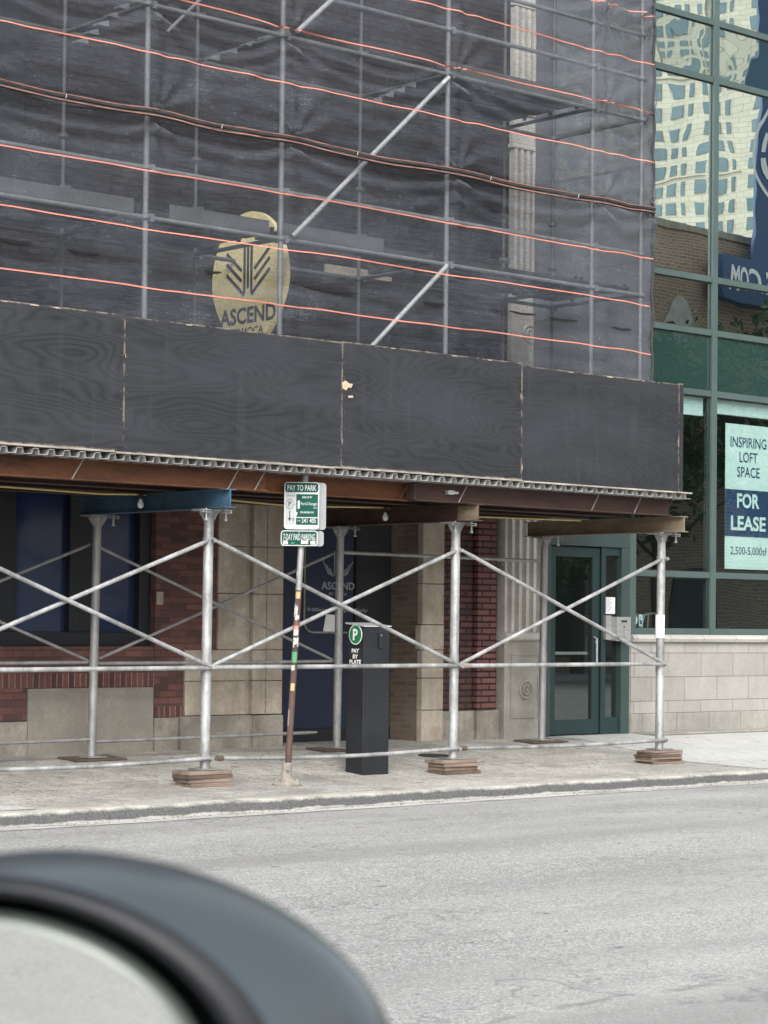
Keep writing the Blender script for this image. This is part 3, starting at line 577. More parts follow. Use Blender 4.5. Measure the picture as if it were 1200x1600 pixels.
# intercom, notices, banner, blinds
t = thing('intercom', 'stainless steel door entry intercom box on the jamb right of the green framed door', 'intercom', (20.0, 18.2, 1.45))
part('mounting_plate', 'steel', [(19.8, 19.9, F - .075, F - .02, 1.29, 1.58)], t, .003)
part('housing', 'steel', [(19.9, 20.15, F - .16, F - .02, 1.275, 1.565)], t, .006)
part('display', 'ink', [(19.98, 20.08, F - .164, F - .16, 1.5, 1.525)], t, 0)
part('camera_lens', 'ink', [(20.02, 20.035, F - .166, F - .16, 1.435, 1.455)], t, 0)
k = part('keypad', 'galv_dull', [(20.02, 20.095, F - .167, F - .16, 1.32, 1.41)], t, .002)
m = MB()
for i in range(3):
    for j in range(4): m.box(20.028 + i * .022, 20.044 + i * .022, F - .172, F - .167, 1.327 + j * .02, 1.341 + j * .02)
build('keys', m, 'alu', k)
m = MB(); m.box(19.85, 20.06, F + .018, F + .022, 1.6, 1.8)
t = thing('paper_notice', 'white printed notice in the narrow glass panel beside the green door', 'notice', (19.95, F + .02, 1.7)); build('sheet', m, 'paper', t)
m = MB()
for i in range(7): m.box(19.88, 19.88 + .15 * (.6 + .4 * rnd.random()), F + .0165, F + .018, 1.775 - i * .024, 1.782 - i * .024)
build('print', m, 'ink_grey', t)
t = thing('window_sticker', 'round pale blue sticker in the lower left corner of the street window', 'sticker', (20.4, F + .025, 1.53)); m = MB(); m.opoly(ring_poly(.045, 24, .06), (20.43, F + .028, 1.53), X, Z, -Y, .002); build('disc', m, 'sky_sticker' if 'sky_sticker' in MAT else 'blind', t)
t = thing('window_sticker', 'upright pale blue sticker right of the round one in the street window', 'sticker', (20.53, F + .025, 1.53)); m = MB(); m.box(20.5, 20.57, F + .026, F + .028, 1.46, 1.6); build('sheet', m, 'blind', t)
m = MB(); text_to(m, 'h', (20.535, F + .0255, 1.56), X, Z, .02, .03); m.box(20.515, 20.555, F + .0252, F + .026, 1.48, 1.53); build('print', m, 'banner_navy', t)
t = thing('lease_banner', 'tall white and navy FOR LEASE banner hung inside the street window', 'banner', (22.7, F + .12, 3.1)); BY = F + .1
def sheetgrid(x0, x1, z0, z1, y, amp, nx=26, nz=14):
    m = MB(); v = []; f = []
    for j in range(nz + 1):
        for i in range(nx + 1):
            x = x0 + (x1 - x0) * i / nx; z = z0 + (z1 - z0) * j / nz; v.append((x, y - amp * noise.noise((x * 2.2, z * 1.5, 3)), z))
    for j in range(nz):
        for i in range(nx): f.append((j * (nx + 1) + i, j * (nx + 1) + i + 1, (j + 1) * (nx + 1) + i + 1, (j + 1) * (nx + 1) + i))
    return m.add(v, f)
BX0, BX1 = 22.2, 23.15; bc = (BX0 + BX1) / 2
bn = build('vinyl_sheet', sheetgrid(BX0, BX1, 2.2, 4.06, BY, .0), 'banner', t, smooth=True)
m = MB(); m.box(BX0, BX1, BY - .006, BY - .003, 2.62, 3.22); build('navy_field', m, 'banner_navy', t)
m = MB()
for s_, zc, ww in (('INSPIRING', 3.83, .76), ('LOFT', 3.64, .38), ('SPACE', 3.45, .48)): text_to(m, s_, (bc - .015, BY - .004, zc), X, Z, ww * .95, .135, .008)
text_to(m, '2,500-5,000sf', (bc, BY - .004, 2.43), X, Z, .73, .115, .0); build('navy_lettering', m, 'banner_navy', t)
m = MB(); text_to(m, 'FOR', (bc - .02, BY - .009, 3.08), X, Z, .45, .19, .03); text_to(m, 'LEASE', (bc - .015, BY - .009, 2.79), X, Z, .7, .19, .03); build('white_lettering', m, 'banner', t)
for x0, x1, z0, lb in ((20.4, 21.74, 4.12, 'short white roller blind at the top of the window beside the plywood hoarding'), (21.92, 24.77, 4.17, 'long white roller blind at the window top above the FOR LEASE banner')):
    t = thing('roller_blind', lb, 'blind', ((x0 + x1) / 2, F + .1, 4.3)); m = MB(); m.box(x0, x1, F + .085, F + .09, z0, 4.345); build('fabric', m, 'blind', t)
    m = MB(); m.tube([(x0, F + .09, z0), (x1, F + .09, z0)], .012, 8); build('hem_bar', m, 'white', t)
for x, lb in ((20.98, 'tubular metal chair back seen low in the street window, the left one'), (21.42, 'tubular metal chair back seen low in the street window, the one nearer the mullion')):
    t = thing('chair', lb, 'chair', (x, F + .7, .62)); m = MB()
    for dx in (-.2, .2): m.tube([(x + dx, F + .65, .5), (x + dx, F + .62, 1.5), (x + dx * .75, F + .62, 1.6), (x, F + .62, 1.62)], .014, 8)
    m.tube([(x - .1, F + .63, 1.1), (x - .08, F + .62, 1.61)], .01, 8); build('back_frame', m, 'steel', t, smooth=True)
    m = MB(); m.box(x - .22, x + .22, F + .62, F + 1.05, 1.02, 1.07); build('seat', m, 'black_rubber', t, bevel=.01)
    for dx in (-.2, .2):
        for dy in (.66, 1.02): m = MB(); m.tube([(x + dx, F + dy, 1.02), (x + dx * 1.1, F + dy, .22)], .012, 8); build('leg', m, 'steel', t)

# ------------------------------------------------------------------ sidewalk shed
sh = thing('sidewalk_shed', 'sidewalk shed of galvanised posts and rusty beams carrying a black plywood hoarding', 'sidewalk shed', (14, 17, .1))
YN, YR = 16.0, 17.75; LX = [6.05, 9.1, 12.15, 15.2, 18.25]
PY = 15.6
PX = [5.96, 8.4, 10.93, 13.36, 15.7, 18.06]
for i, (a, b_) in enumerate(zip(PX, PX[1:])):
    dz = (.0, .006, -.004, .004, -.02)[i]
    m = MB(); m.box(a + .0025, b_ - .0025, PY, PY + .019, 2.885 + dz, 4.04 + dz)
    pp = build('hoarding_panel', m, 'ply', sh, bevel=.002)
    m = MB()
    for x in (a + .15, (a + b_) / 2, b_ - .15): m.box(x - .02, x + .02, PY + .0195, PY + .11, 2.9, 4.0)
    m.box(a + .03, b_ - .03, PY + .0195, PY + .06, 3.4, 3.49); build('backing_stud', m, 'black_rubber', pp)
    m = MB()
    for k in range(16):
        zz = 2.93 + dz + (k // 2) * .153; xx = (a + .03) if k % 2 else (b_ - .03); m.tube([(xx, PY - .002, zz), (xx, PY + .004, zz)], .006, 6)
    build('screw_heads', m, 'screw', pp)
    m = MB()   # paint split away along the panel edges
    for k in range(rnd.randint(5, 9)):
        onx = rnd.random() < .45; s0 = rnd.uniform(.012, .045)
        cx, cz = ((a + .012 if rnd.random() < .5 else b_ - .012), rnd.uniform(3.0, 3.95)) if onx else (rnd.uniform(a + .1, b_ - .1), 4.03 + dz)
        lx, lz = (.12 * s0, s0 * 1.3) if onx else (s0 * 1.6, .16 * s0)
        m.opoly([(lx * math.cos(q) * rnd.uniform(.5, 1), min(lz * math.sin(q) * rnd.uniform(.5, 1), 4.038 + dz - cz)) for q in [j * math.pi / 4 for j in range(8)]], (cx, PY - .0005, cz), X, Z, -Y, .001)
    build('chipped_edge', m, 'chip', pp)
m = MB(); m.opoly([(-.06, .02), (-.02, .045), (.03, .02), (.07, .022), (.05, -.02), (.02, -.012), (-.01, -.045), (-.05, -.03)], (13.415, PY - .001, 3.64), X, Z, -Y, .006)
m.opoly([(-.03, .008), (.03, .014), (.035, -.004), (-.02, -.012)], (13.46, PY - .001, 3.54), X, Z, -Y, .003); build('splintered_patch', m, 'chip', sh)
m = MB(); m.box(18.045, 18.066, PY + .024, 18.2, 2.88, 4.02); build('hoarding_panel', m, 'ply', sh, bevel=.002)
m = MB(); m.box(18.068, 18.13, PY + .0, PY + .03, 2.87, 4.03); build('corner_board', m, 'ply', sh, bevel=.002)
# deck: plywood sheet over corrugated steel
m = MB()
for a, b_, dz in ((5.9, 8.35, 0), (8.36, 10.8, .004), (10.81, 13.22, -.003), (13.23, 15.66, .003), (15.67, 18.2, -.004)): m.box(a, b_, PY - .07 + dz, 18.27, 2.864 + dz, 2.88 + dz)
build('deck_board', m, 'ply_edge', sh, bevel=.002)
prof = []; pitch = .152; x = 5.9
while x < 18.2:
    prof += [(x, 2.858), (x + .05, 2.858), (x + .062, 2.811), (x + .138, 2.811)]; x += pitch
low = [(px_, pz - .004) for px_, pz in prof]
m = MB(); n = len(prof)
m.add([(a, PY - .055, b_) for a, b_ in prof] + [(a, 18.26, b_) for a, b_ in prof] + [(a, PY - .055, b_) for a, b_ in low] + [(a, 18.26, b_) for a, b_ in low],
      [(i, i + 1, n + i + 1, n + i) for i in range(n - 1)] + [(2 * n + i, 3 * n + i, 3 * n + i + 1, 2 * n + i + 1) for i in range(n - 1)] + [(i, 2 * n + i, 2 * n + i + 1, i + 1) for i in range(n - 1)])
build('corrugated_deck', m, 'galv_sheet', sh)
# long beams
def ibeam_x(name, x0, x1, y, z0, h, w, mat, parent=sh):
    m = MB(); m.prism([(y + u, z0 + v) for u, v in ipoly(h, w)], 'x', x0, x1); return build(name, m, mat, parent, bevel=.002)
BZ, BH = 2.632, .177
ibeam_x('long_beam', 5.9, 12.62, 15.79, BZ, BH, .11, 'rust_a', sh)['label'] = 'orange brown rusted long beam at the left of the front edge'
ibeam_x('long_beam', 12.5, 14.5, 15.91, BZ, BH, .1, 'rust_a')
ibeam_x('long_beam', 14.42, 18.13, 15.8, BZ, BH, .11, 'rust_b', sh)['label'] = 'purple brown long beam at the right of the front edge'
for y in (16.45, 17.0, 17.6):
    for a, b_ in ((5.9, 12.3), (12.32, 15.25), (15.27, 18.13)): ibeam_x('long_beam', a, b_, y, BZ, BH, .1, 'rust_b')
m = MB()
for x in (10.55, 12.2, 12.5, 15.02, 16.9, 17.55): m.tube([(x - .05, 15.725, 2.634), (x + .07, 15.727, 2.815)], .006, 6)
build('tie_wire', m, 'galv_dull', sh)
m = MB(); m.box(14.85, 14.93, 15.74, 15.79, 2.71, 2.75); m.tube([(14.84, 15.75, 2.73), (14.98, 15.75, 2.73)], .014, 8); build('beam_clamp', m, 'alu', sh)
# stiffener where the beams change over
m = MB(); m.box(14.4, 14.415, 15.74, 15.86, BZ + .013, BZ + BH - .013); m.obox((14.33, 15.8, BZ + .09), Vector((.6, 0, .8)), Y, Vector((-.8, 0, .6)), .2, .006, .012); build('stiffener_plate', m, 'rust_b', sh)
XB = {12.15: 'blue_steel', 15.2: 'rust_b', 18.25: 'rust_c', 9.1: 'rust_b', 6.05: 'blue_steel'}
lbs = {12.15: 'blue painted cross beam', 15.2: 'dark rusty cross beam', 18.25: 'tan weathered cross beam'}
for x in LX:
    m = MB(); xo = x - .08
    m.prism([(x - .02 + u, 2.462 + v) for u, v in ipoly(.167, .13, .009, .012)], 'y', 15.66, 18.0)
    o = build('cross_beam', m, XB[x], sh, bevel=.0015)
    if x in lbs: o['label'] = lbs[x]
    if x == 15.2: m = MB(); m.box(x - .0275, x - .0265, 15.661, 15.95, 2.475, 2.615); build('bare_rust_end', m, 'rust_c', o)
# legs with head brackets
for x in LX:
    for y in (YN, YR):
        near = y == YN; r = .045 if near else .041; zb = .135 if near else .155; mt = 'galv' if near else 'galv_dull'
        lean = {12.15: -.03, 15.2: -.02, 18.25: -.02}.get(x, 0) if not near else -.012
        m = MB(); m.tube([(x + lean, y, zb + .012), (x, y, 2.44)], r, 18); m.tube([(x + lean * .7, y, .95), (x + lean * .55, y, 1.15)], r + .004, 18)
        lg = build('leg', m, mt, sh, smooth=True)
        m = MB(); m.box(x + lean - .11, x + lean + .11, y - .1, y + .1, zb, zb + .012); build('base_plate', m, 'galv_dull', lg)
        m = MB(); m.box(x - .14, x + .14, y - .08, y + .08, 2.442, 2.458)
        for sx in (-1, 1): m.opoly([(sx * r, 0), (sx * .115, 0), (sx * .1, -.02), (sx * r, -.1)] if sx > 0 else [(sx * r, 0), (sx * r, -.1), (sx * .1, -.02), (sx * .115, 0)], (x, y - .004, 2.442), X, Z, Y, .008)
        for sx in (-1, 1): m.box(x + sx * .11 - .05, x + sx * .11 + .05, y - .13, y - .085, 2.444, 2.452); m.box(x + sx * .11 - .05, x + sx * .11 + .05, y - .13, y - .085, 2.425, 2.431); m.box(x + sx * .11 + sx * .045 - .004, x + sx * .11 + sx * .045 + .004, y - .13, y - .085, 2.431, 2.444)
        build('head_bracket', m, mt, lg)
        for sx in (-1, 1):
            m = MB(); m.lathe((x + sx * .11, y - .107, 2.355), [(.015, 0), (.015, .02), (.008, .021), (.008, .11)], 8); build('clamp_bolt', m, 'galv', lg)
m = MB(); m.tube([(18.235, YN - .0005, 1.33), (18.236, YN - .0005, 1.58)], .0505, 18, False); m2 = build('white_tag', m, 'paper', sh)
# cross braces and rails
def brace(p0, p1, r, mat, name='cross_brace'):
    p0, p1 = Vector(p0), Vector(p1); d_ = (p1 - p0); L = d_.length; d_ /= L
    m = MB(); m.tube([p0, p0 + d_ * .05, p0 + d_ * .09, p1 - d_ * .09, p1 - d_ * .05, p1], [r * .75, r * .85, r, r, r * .85, r * .75], 10)
    o = build(name, m, mat, sh, smooth=True)
for a, b_ in zip(LX, LX[1:]):
    yo = YN - .055
    if True:
        brace((a + .02, yo - .02, 2.18), (b_ - .02, yo - .02, 1.055), .02, 'galv'); brace((a + .02, yo + .022, 1.055), (b_ - .02, yo + .022, 2.18), .02, 'galv')
    zm = (.0, 1.035, 1.045, 1.048)[LX.index(a)] or 1.04
    brace((a - .02, yo - .01, zm), (b_ + .02, yo - .01, zm + .008), .021, 'galv', 'rail')
    m = MB(); m.tube([(a + (b_ - a) * t, yo, .238 - .03 * math.sin(math.pi * t) * (1 if a < 15 else .6)) for t in [j / 10 for j in range(11)]], .019, 10); build('rail', m, 'galv', sh, smooth=True)
    yf = YR + .05
    if a < 15:
        brace((a + .02, yf, 2.17), (b_ - .02, yf, 1.06), .016, 'galv_dull'); brace((a + .02, yf + .035, 1.06), (b_ - .02, yf + .035, 2.18), .016, 'galv_dull')
        brace((a, yf - .01, 1.045), (b_ - .06, yf - .01, 1.055), .018, 'galv_dull', 'rail'); brace((a, yf - .01, .3), (b_ - (.3 if a > 12 else .03), yf - .06, .325), .017, 'galv_dull', 'rail')
    else: brace((a, yf, 2.195), (b_ - .1, yf - .06, 2.18), .019, 'galv_dull', 'rail')
for x in LX:
    for z in (2.18, 1.05, .235):
        m = MB(); m.tube([(x, YN, z - .03), (x, YN, z + .03)], .052, 14, True); lug = build('collar', m, 'galv', sh)
        m = MB(); m.tube([(x, YN - .1, z), (x, YN - .03, z)], .018, 8); build('pin', m, 'galv', lug)
m = MB(); m.tube([(15.215, YN - .1, 1.048), (15.3, YN - .085, 1.05)], .026, 8); build('tape_wrap', m, 'cream_paint', sh)
for xx in (12.2, 15.21): m = MB(); m.tube([(xx, YN - .09, .24), (xx + .08, YN - .075, .237)], .024, 8); build('rusty_coupler', m, 'wood_dark', sh)
# wood stacks under the near legs, boards under the far legs
wl = ['stack of weathered boards under the near post left of the sign pole', 'stack of weathered boards under the near post right of the black kiosk', 'tall stack of weathered boards under the near post in front of the glass building']
def block_stack(x, y, label, n, seed):
    r_ = random.Random(seed); t = thing('board_stack', label, 'board stack', (x, y, gz(y)), 'board stacks under the near posts'); h = (.13 - gz(y)) / n
    for i in range(n):
        w_, d_ = .48 + r_.uniform(-.03, .02), .25 + r_.uniform(-.02, .02); a = r_.uniform(-.09, .06)
        m = MB(); c, s_ = math.cos(a), math.sin(a); z0 = gz(y) - .02 * (i == 0) + i * h + .0015
        m.obox((x + r_.uniform(-.03, .03), y + r_.uniform(-.015, .015), z0 + h / 2 + .01 * (i == 0) - .0), (c, s_, 0), (-s_, c, 0), Z, w_, d_, h - .003 + (.02 if i == 0 else 0))
        build('board', m, 'wood' if r_.random() < .75 else 'wood_dark', t, bevel=.003)
for x, lb, n, sd in ((12.14, wl[0], 4, 3), (15.19, wl[1], 4, 5), (18.23, wl[2], 6, 8)): block_stack(x, YN, lb, n, sd)
bl_ = ['thin dirty board under the back post below the blue cross beam', 'thin dirty board under the back post beside the navy door', 'thin dirty board under the back post at the green door']
for x, lb in zip((12.13, 15.18, 18.22), bl_):
    m = MB(); a = .05; m.obox((x, YR, .147), (1, a, .0), (-a, 1, .06), Z, .6, .3, .014); o = build('base_board', m, 'wood_dark', base=(x, YR, .14)); props(o, lb, 'board', 'boards under the back posts')
# cable and bulbs
pts = [(6, 2.64), (9.0, 2.62), (10.6, 2.634), (11.62, 2.619), (12.1, 2.636), (13.12, 2.628), (13.85, 2.605), (15.06, 2.64), (16.4, 2.6), (17.97, 2.62)]
m = MB(); m.tube([(x, 16.93, z - .012) for x, z in pts], .009, 8); o = build('power_cable', m, 'yellow_cable', base=(12, 16.93, 2.6), smooth=True); props(o, 'yellow power cable strung along the underside of the rusty beams', 'cable')
for x, lb in ((12.05, 'bare light bulb hanging in front of the blue cross beam'), (15.07, 'bare light bulb hanging in front of the dark rusty cross beam')):
    t = thing('light_bulb', lb, 'light bulb', (x, 16.88, 2.56), 'bare bulbs under the shed')
    yb = 16.88; m = MB(); m.lathe((x - .02, yb, 2.575), [(.019, 0), (.022, .02), (.02, .05), (.008, .06)], 12); build('socket', m, 'black_rubber', t, smooth=True)
    m = MB(); m.lathe((x - .02, yb, 2.49), [(.004, 0), (.022, .008), (.031, .028), (.029, .048), (.017, .07), (.015, .085)], 14); build('bulb', m, 'bulb', t, smooth=True)

# ------------------------------------------------------------------ scaffold above the shed
sc = thing('scaffold', 'tubular steel scaffold standing on the shed deck, seen through black netting', 'scaffold', (14, 17, 2.89))
SX = [6.0, 8.1, 9.9, 11.77, 13.34, 15.5, 17.65, 18.44]; YO, YI = 16.5, 17.85
for x in SX:
    for y in (YO, YI):
        m = MB(); m.tube([(x, y, 2.89), (x, y, 9.6)], .026 if y == YO else .019, 12); pst = build('post', m, 'scaf' if y == YO else 'scaf_inner', sc, smooth=True)
        m = MB()
        for z in (5.1, 5.55, 6.05, 7.04, 7.5, 7.98): m.lathe((x, y, z), [(.032, -.03), (.052, -.012), (.052, .012), (.032, .03)], 10); 
        for z in (5.1, 5.55, 7.04, 7.5): m.box(x + .03, x + .08, y - .03, y + .02, z - .035, z + .035)
        build('rosette_cup', m, 'scaf' if y == YO else 'scaf_inner', pst)
for z in (5.1, 5.55, 7.04, 7.5, 7.98):
    for a, b_ in zip(SX, SX[1:]):
        if z in (7.5, 7.98) and a < 13: continue
        m = MB(); m.tube([(a + .03, YO + .0, z), (b_ - .03, YO, z)], .022, 10); build('ledger', m, 'scaf', sc, smooth=True)
        if z in (5.1, 7.04): m = MB(); m.tube([(a + .03, YI, z), (b_ - .03, YI, z)], .022, 10); build('ledger', m, 'scaf_inner', sc, smooth=True)
for z in (5.1, 7.04):
    for x in SX:
        m = MB(); m.tube([(x, YO + .03, z), (x, YI - .03, z)], .022, 10); build('transom', m, 'scaf_inner', sc, smooth=True)
    for a, b_ in zip(SX, SX[1:]):
        if z == 7.04 and not 15 < a < 17: continue
        for j in range(1 if (z == 5.1 and a == 13.34) else 3):
            y0 = YO + .12 + j * .4; m = MB(); zt = z + .05
            m.box(a + .05, b_ - .05, y0, y0 + .34, zt, zt + .045)
            for q in (a + .03, b_ - .06): m.box(q, q + .03, y0 + .05, y0 + .09, zt - .03, zt + .09)
            pk = build('plank', m, 'plank', sc, bevel=.004)
            if j == 0 and ((z == 5.1 and b_ < 16) or (z == 7.04 and a > 15)):
                m = MB(); m.box(a + (.35 if a == 11.77 else .05), b_ - (.75 if a == 13.34 else .05), y0 - .008, y0 - .002, zt + .0, zt + .13); build('toe_board', m, 'toe', pk)
def diag(p0, p1, r=.024, mt='bright_tube'): m = MB(); m.tube([p0, p1], r, 10); build('diagonal_brace', m, mt, sc, smooth=True)
diag((13.45, YO - .045, 5.13), (15.47, YO - .045, 7.0)); diag((13.4, YO - .045, 3.2), (15.47, YO - .045, 5.08)); diag((13.48, YO - .045, 7.1), (15.47, YO - .045, 8.9))
diag((8.15, YO - .045, 5.13), (9.86, YO - .045, 7.0)); diag((9.95, YI, 7.1), (11.72, YI, 8.9)); diag((12.6, YI - .5, 7.1), (13.9, YI - .5, 8.4), .018, 'scaf')
for (x0, z0), (x1, z1) in (((11.37, 6.7), (11.82, 7.1)), ((12.87, 6.81), (13.73, 7.23)), ((14.95, 6.75), (15.57, 7.05))):
    for k in range(5):
        f_ = k / 4; cx, cz = x0 + (x1 - x0) * f_, z0 + (z1 - z0) * f_; m = MB(); m.opoly([(-.05, 0), (.06, .0), (.06, .055), (.03, .05), (-.05, .02)], (cx, 16.95, cz), X, Z, Y, .1); build('stair_tread', m, 'scaf', sc)

# ------------------------------------------------------------------ netting
NY = 16.37
def net_y(x, z):
    t = noise.noise((x * .55, z * 2.0, 1.3)) * .075 + noise.noise((x * 1.6, z * 9., 7.)) * .016 + noise.noise((x * 4.5, z * 3.5, 2.)) * .007
    for zc, amp in ((7.04, .075), (8.0, .05), (6.05, .06), (5.1, .02), (4.66, .02)):
        t += amp * math.exp(-((z - zc + .08 - .05 * math.sin(x * 2.9)) / .07) ** 2) * (1 if z < zc else .4)
    for zc, dp in ((7.04, .3), (6.04, .2), (8.3, .35)):      # swags hanging between the posts
        if zc - .9 < z < zc:
            lo = max([s_ for s_ in SX if s_ <= x] or [4.2]); hi = min([s_ for s_ in SX if s_ > x] or [lo + 2]); h_ = (x - lo) / max(.3, hi - lo)
            sag = dp * 4 * h_ * (1 - h_) * (1 + .35 * noise.noise((lo * 3.1, zc, 0))); q = zc - z
            t += .045 * math.sin(2 * math.pi * (q - sag * .75) / (.2 + .1 * noise.noise((x * .8, zc, 2)))) * math.exp(-((q - sag * .6) / .26) ** 2)
    d_ = min(abs(x - s_) for s_ in SX); t -= .018 * math.exp(-(d_ / .09) ** 2)      # pressed over the tubes
    tie = 0
    for s_ in SX:
        for zc in (7.04, 6.05, 7.98):
            rr = math.hypot((x - s_) * .8, z - zc); 
            if rr < .9: tie += .05 * math.exp(-rr / .3) * math.cos(9 * math.atan2(z - zc, x - s_) + 2 * noise.noise((x, z, s_)))
    return NY + max(-.1, min(.105, t * 1.25 + tie)) - .02
def net_panel(name, x0, x1, z0, z1, parent, res=.024, endx=None):
    nx, nz = int((x1 - x0) / res), int((z1 - z0) / res); v = []; f = []
    for j in range(nz + 1):
        for i in range(nx + 1):
            x = x0 + (x1 - x0) * i / nx; z = z0 + (z1 - z0) * j / nz
            v.append((x, net_y(x, z), z))
    w_ = nx + 1
    for j in range(nz):
        for i in range(nx): f.append((j * w_ + i, j * w_ + i + 1, (j + 1) * w_ + i + 1, (j + 1) * w_ + i))
    m = MB(); m.v = v; m.f = f; return build(name, m, 'net', parent, smooth=True, autosmooth=3)
def stripe(zc, parent, x0=4, x1=18.46, hw=.0065):
    m = MB(); v = []; n = 300
    for i in range(n + 1):
        x = x0 + (x1 - x0) * i / n; d_ = min(abs(x - s_) for s_ in SX); z = zc + .008 * noise.noise((x * .7, zc * 3, 0)) - .012 * math.exp(-(d_ / .2) ** 2) + .01
        for s_ in (-hw, hw): v.append((x, net_y(x, z + s_) - .006, z + s_))
    m.add(v, [(2 * i, 2 * i + 2, 2 * i + 3, 2 * i + 1) for i in range(n)]); return build('orange_stripe', m, 'orange', parent, smooth=True)
XE = 18.47
nu = thing('debris_net', 'upper sheet of black debris netting with coral stripes, above the bunched seam', 'netting', (11, NY, 6.05), 'netting sheets on the scaffold')
net_panel('mesh_sheet', 4, XE, 6.02, 9.6, nu)
for z in (6.545, 7.085, 7.63, 8.16, 8.7): stripe(z, nu)
nl = thing('debris_net', 'lower sheet of black debris netting, between the bunched seam and the plywood', 'netting', (11, NY, 4.0), 'netting sheets on the scaffold')
net_panel('mesh_sheet', 4, XE, 3.0, 6.03, nl)
for z in (4.435, 4.965, 5.485): stripe(z, nl)
# bunched seam
def seam_z(x): 
    d_ = min(abs(x - s_) for s_ in SX); return 6.03 - .03 * (1 - math.exp(-(d_ / .5) ** 2)) + .012 * noise.noise((x * 1.7, 0, 4))
m = MB(); P1 = []; R1 = []
xs = [4 + 14.47 * i / 260 for i in range(261)]
for x in xs: P1.append((x, NY - .045 + .01 * noise.noise((x * 3, 1, 0)), seam_z(x))); R1.append(.022 + .012 * noise.noise((x * 1.3, 5, 0)) + .006 * noise.noise((x * 9, 5, 0)))
m.tube(P1, R1, 10); m.tube([(p_[0], p_[1] + .0, p_[2] - .036 - .012 * noise.noise((p_[0] * 1.1, 9, 0))) for p_ in P1], [r * .7 for r in R1], 8)
build('bunched_hem', m, 'net_roll', nu, smooth=True)
for dz, ph, hw in ((.014, 0., .004), (-.04, 3., .005)):
    m = MB(); v = []
    for p_, r in zip(P1, R1):
        z = p_[2] + dz + .014 * noise.noise((p_[0] * 1.4, ph, 2))
        for s_ in (-hw, hw): v.append((p_[0], p_[1] - r - .006, z + s_))
    m.add(v, [(2 * i, 2 * i + 2, 2 * i + 3, 2 * i + 1) for i in range(len(P1) - 1)]); build('orange_stripe', m, 'seam_stripe', nu)
for x in (10.75, 12.45, 14.1, 15.9, 17.2): z = seam_z(x); m = MB(); m.tube([(x, NY - .095, z - .03), (x + .008, NY - .1, z + .01)], .003, 6); build('cable_tie', m, 'alu', nu)
# black crescents stuck on the lower sheet, painting the dark inside its open folds
for x, L, z in ((10.32, .36, 4.69), (11.02, .34, 4.685), (12.42, .2, 4.665), (13.85, .72, 4.65), (15.2, .3, 4.66), (16.38, .42, 4.675), (17.0, .5, 4.672), (17.98, .34, 4.674)):
    top = [(-L / 2 + L * i / 10, .004 + .004 * math.sin(i)) for i in range(11)]; bot = [(L / 2 - L * i / 10, -.022 * math.sin(math.pi * i / 10) - .001) for i in range(1, 10)]
    m = MB(); m.opoly(top + bot, (x, net_y(x, z) - .012, z), X, Z, -Y, .004); build('fold_shade_patch', m, 'fold_shade', nl)
# end return of the netting
ne = thing('debris_net', 'return sheet of black netting closing the right end of the scaffold', 'netting', (XE, 17.3, 6), 'netting sheets on the scaffold')
m = MB(); v = []; f = []; ny, nz = 44, 160
for j in range(nz + 1):
    for i in range(ny + 1):
        y = NY - .02 + (18.2 - NY) * i / ny; z = 3.0 + 6.6 * j / nz
        zz = (z % .5) / .5; pull = -.03 * math.sin(math.pi * zz) * math.exp(-i / 9)
        v.append((XE + .012 + pull + .025 * noise.noise((y * 1.6, z * 1.8, 3)) * min(1, i / 5), y, z))
for j in range(nz):
    for i in range(ny): f.append((j * (ny + 1) + i, j * (ny + 1) + i + 1, (j + 1) * (ny + 1) + i + 1, (j + 1) * (ny + 1) + i))
m.add(v, f); build('mesh_sheet', m, 'net_dense', ne, smooth=True, autosmooth=3)
for zc in (4.435, 4.965, 5.485, 6.0, 6.545, 7.085, 7.63, 8.16): m = MB(); m.box(XE + .03, XE + .033, NY, 18.2, zc - .009, zc + .009); build('orange_stripe', m, 'orange', ne)
m = MB(); m.tube([(XE - .0 + .012 * math.sin(z * 12), NY - .02, z) for z in [3.9 + i * .06 for i in range(95)]], [.012 + .007 * abs(math.sin(i * .9)) for i in range(95)], 8); build('edge_hem', m, 'net_roll', ne, smooth=True)

# ------------------------------------------------------------------ yellow sign behind the netting
t = thing('shield_sign', 'pale yellow oval shop sign with dark emblem, half hidden behind the netting', 'sign', (13.84, 17.6, 4.87))
dirn = Vector((.02, -1, 0)).normalized(); nn = Vector((-1, -.02, 0)).normalized()
def oval(t_):
    a = 2 * math.pi * t_; u = .58 * math.cos(a); w_ = .7 * math.sin(a)
    if w_ < 0: u *= (1 - .3 * (-w_ / .7) ** 1.5)
    return (u, w_)
cs = Vector((13.84, 17.625, 4.87))
m = MB(); m.opoly([oval(i / 60) for i in range(60)], cs, dirn, Z, -nn, .06); build('sign_board', m, 'gold', t)
m = MB(); o_ = cs + nn * .003
def stroke(mb, p, q, w_=.034):
    p, q = Vector(p), Vector(q); d_ = (q - p).normalized(); k_ = Vector((-d_.y, d_.x)) * w_ / 2
    mb.opoly([tuple(p + k_), tuple(p - k_), tuple(q - k_), tuple(q + k_)], o_, dirn, Z, nn, .003)
for sg in (-1, 1):
    for p_, q_ in (((.34, .095), (.055, -.135)), ((.34, .205), (.1, .01)), ((.34, .31), (.1, .115))): stroke(m, (sg * p_[0], p_[1]), (sg * q_[0], q_[1]))
    stroke(m, (sg * .055, .36), (sg * .055, -.12))
stroke(m, (0, .36), (0, -.07))
build('emblem', m, 'gold_ink', t)
m = MB(); text_to(m, 'ASCEND', cs + nn * .004 - Z * .34, dirn, Z, .88, .17, .03); build('lettering', m, 'gold_ink', t)
m = MB(); text_to(m, 'BY MOCA', cs + nn * .004 - Z * .5, dirn, Z, .5, .075, .015); build('lettering', m, 'gold_ink', t)
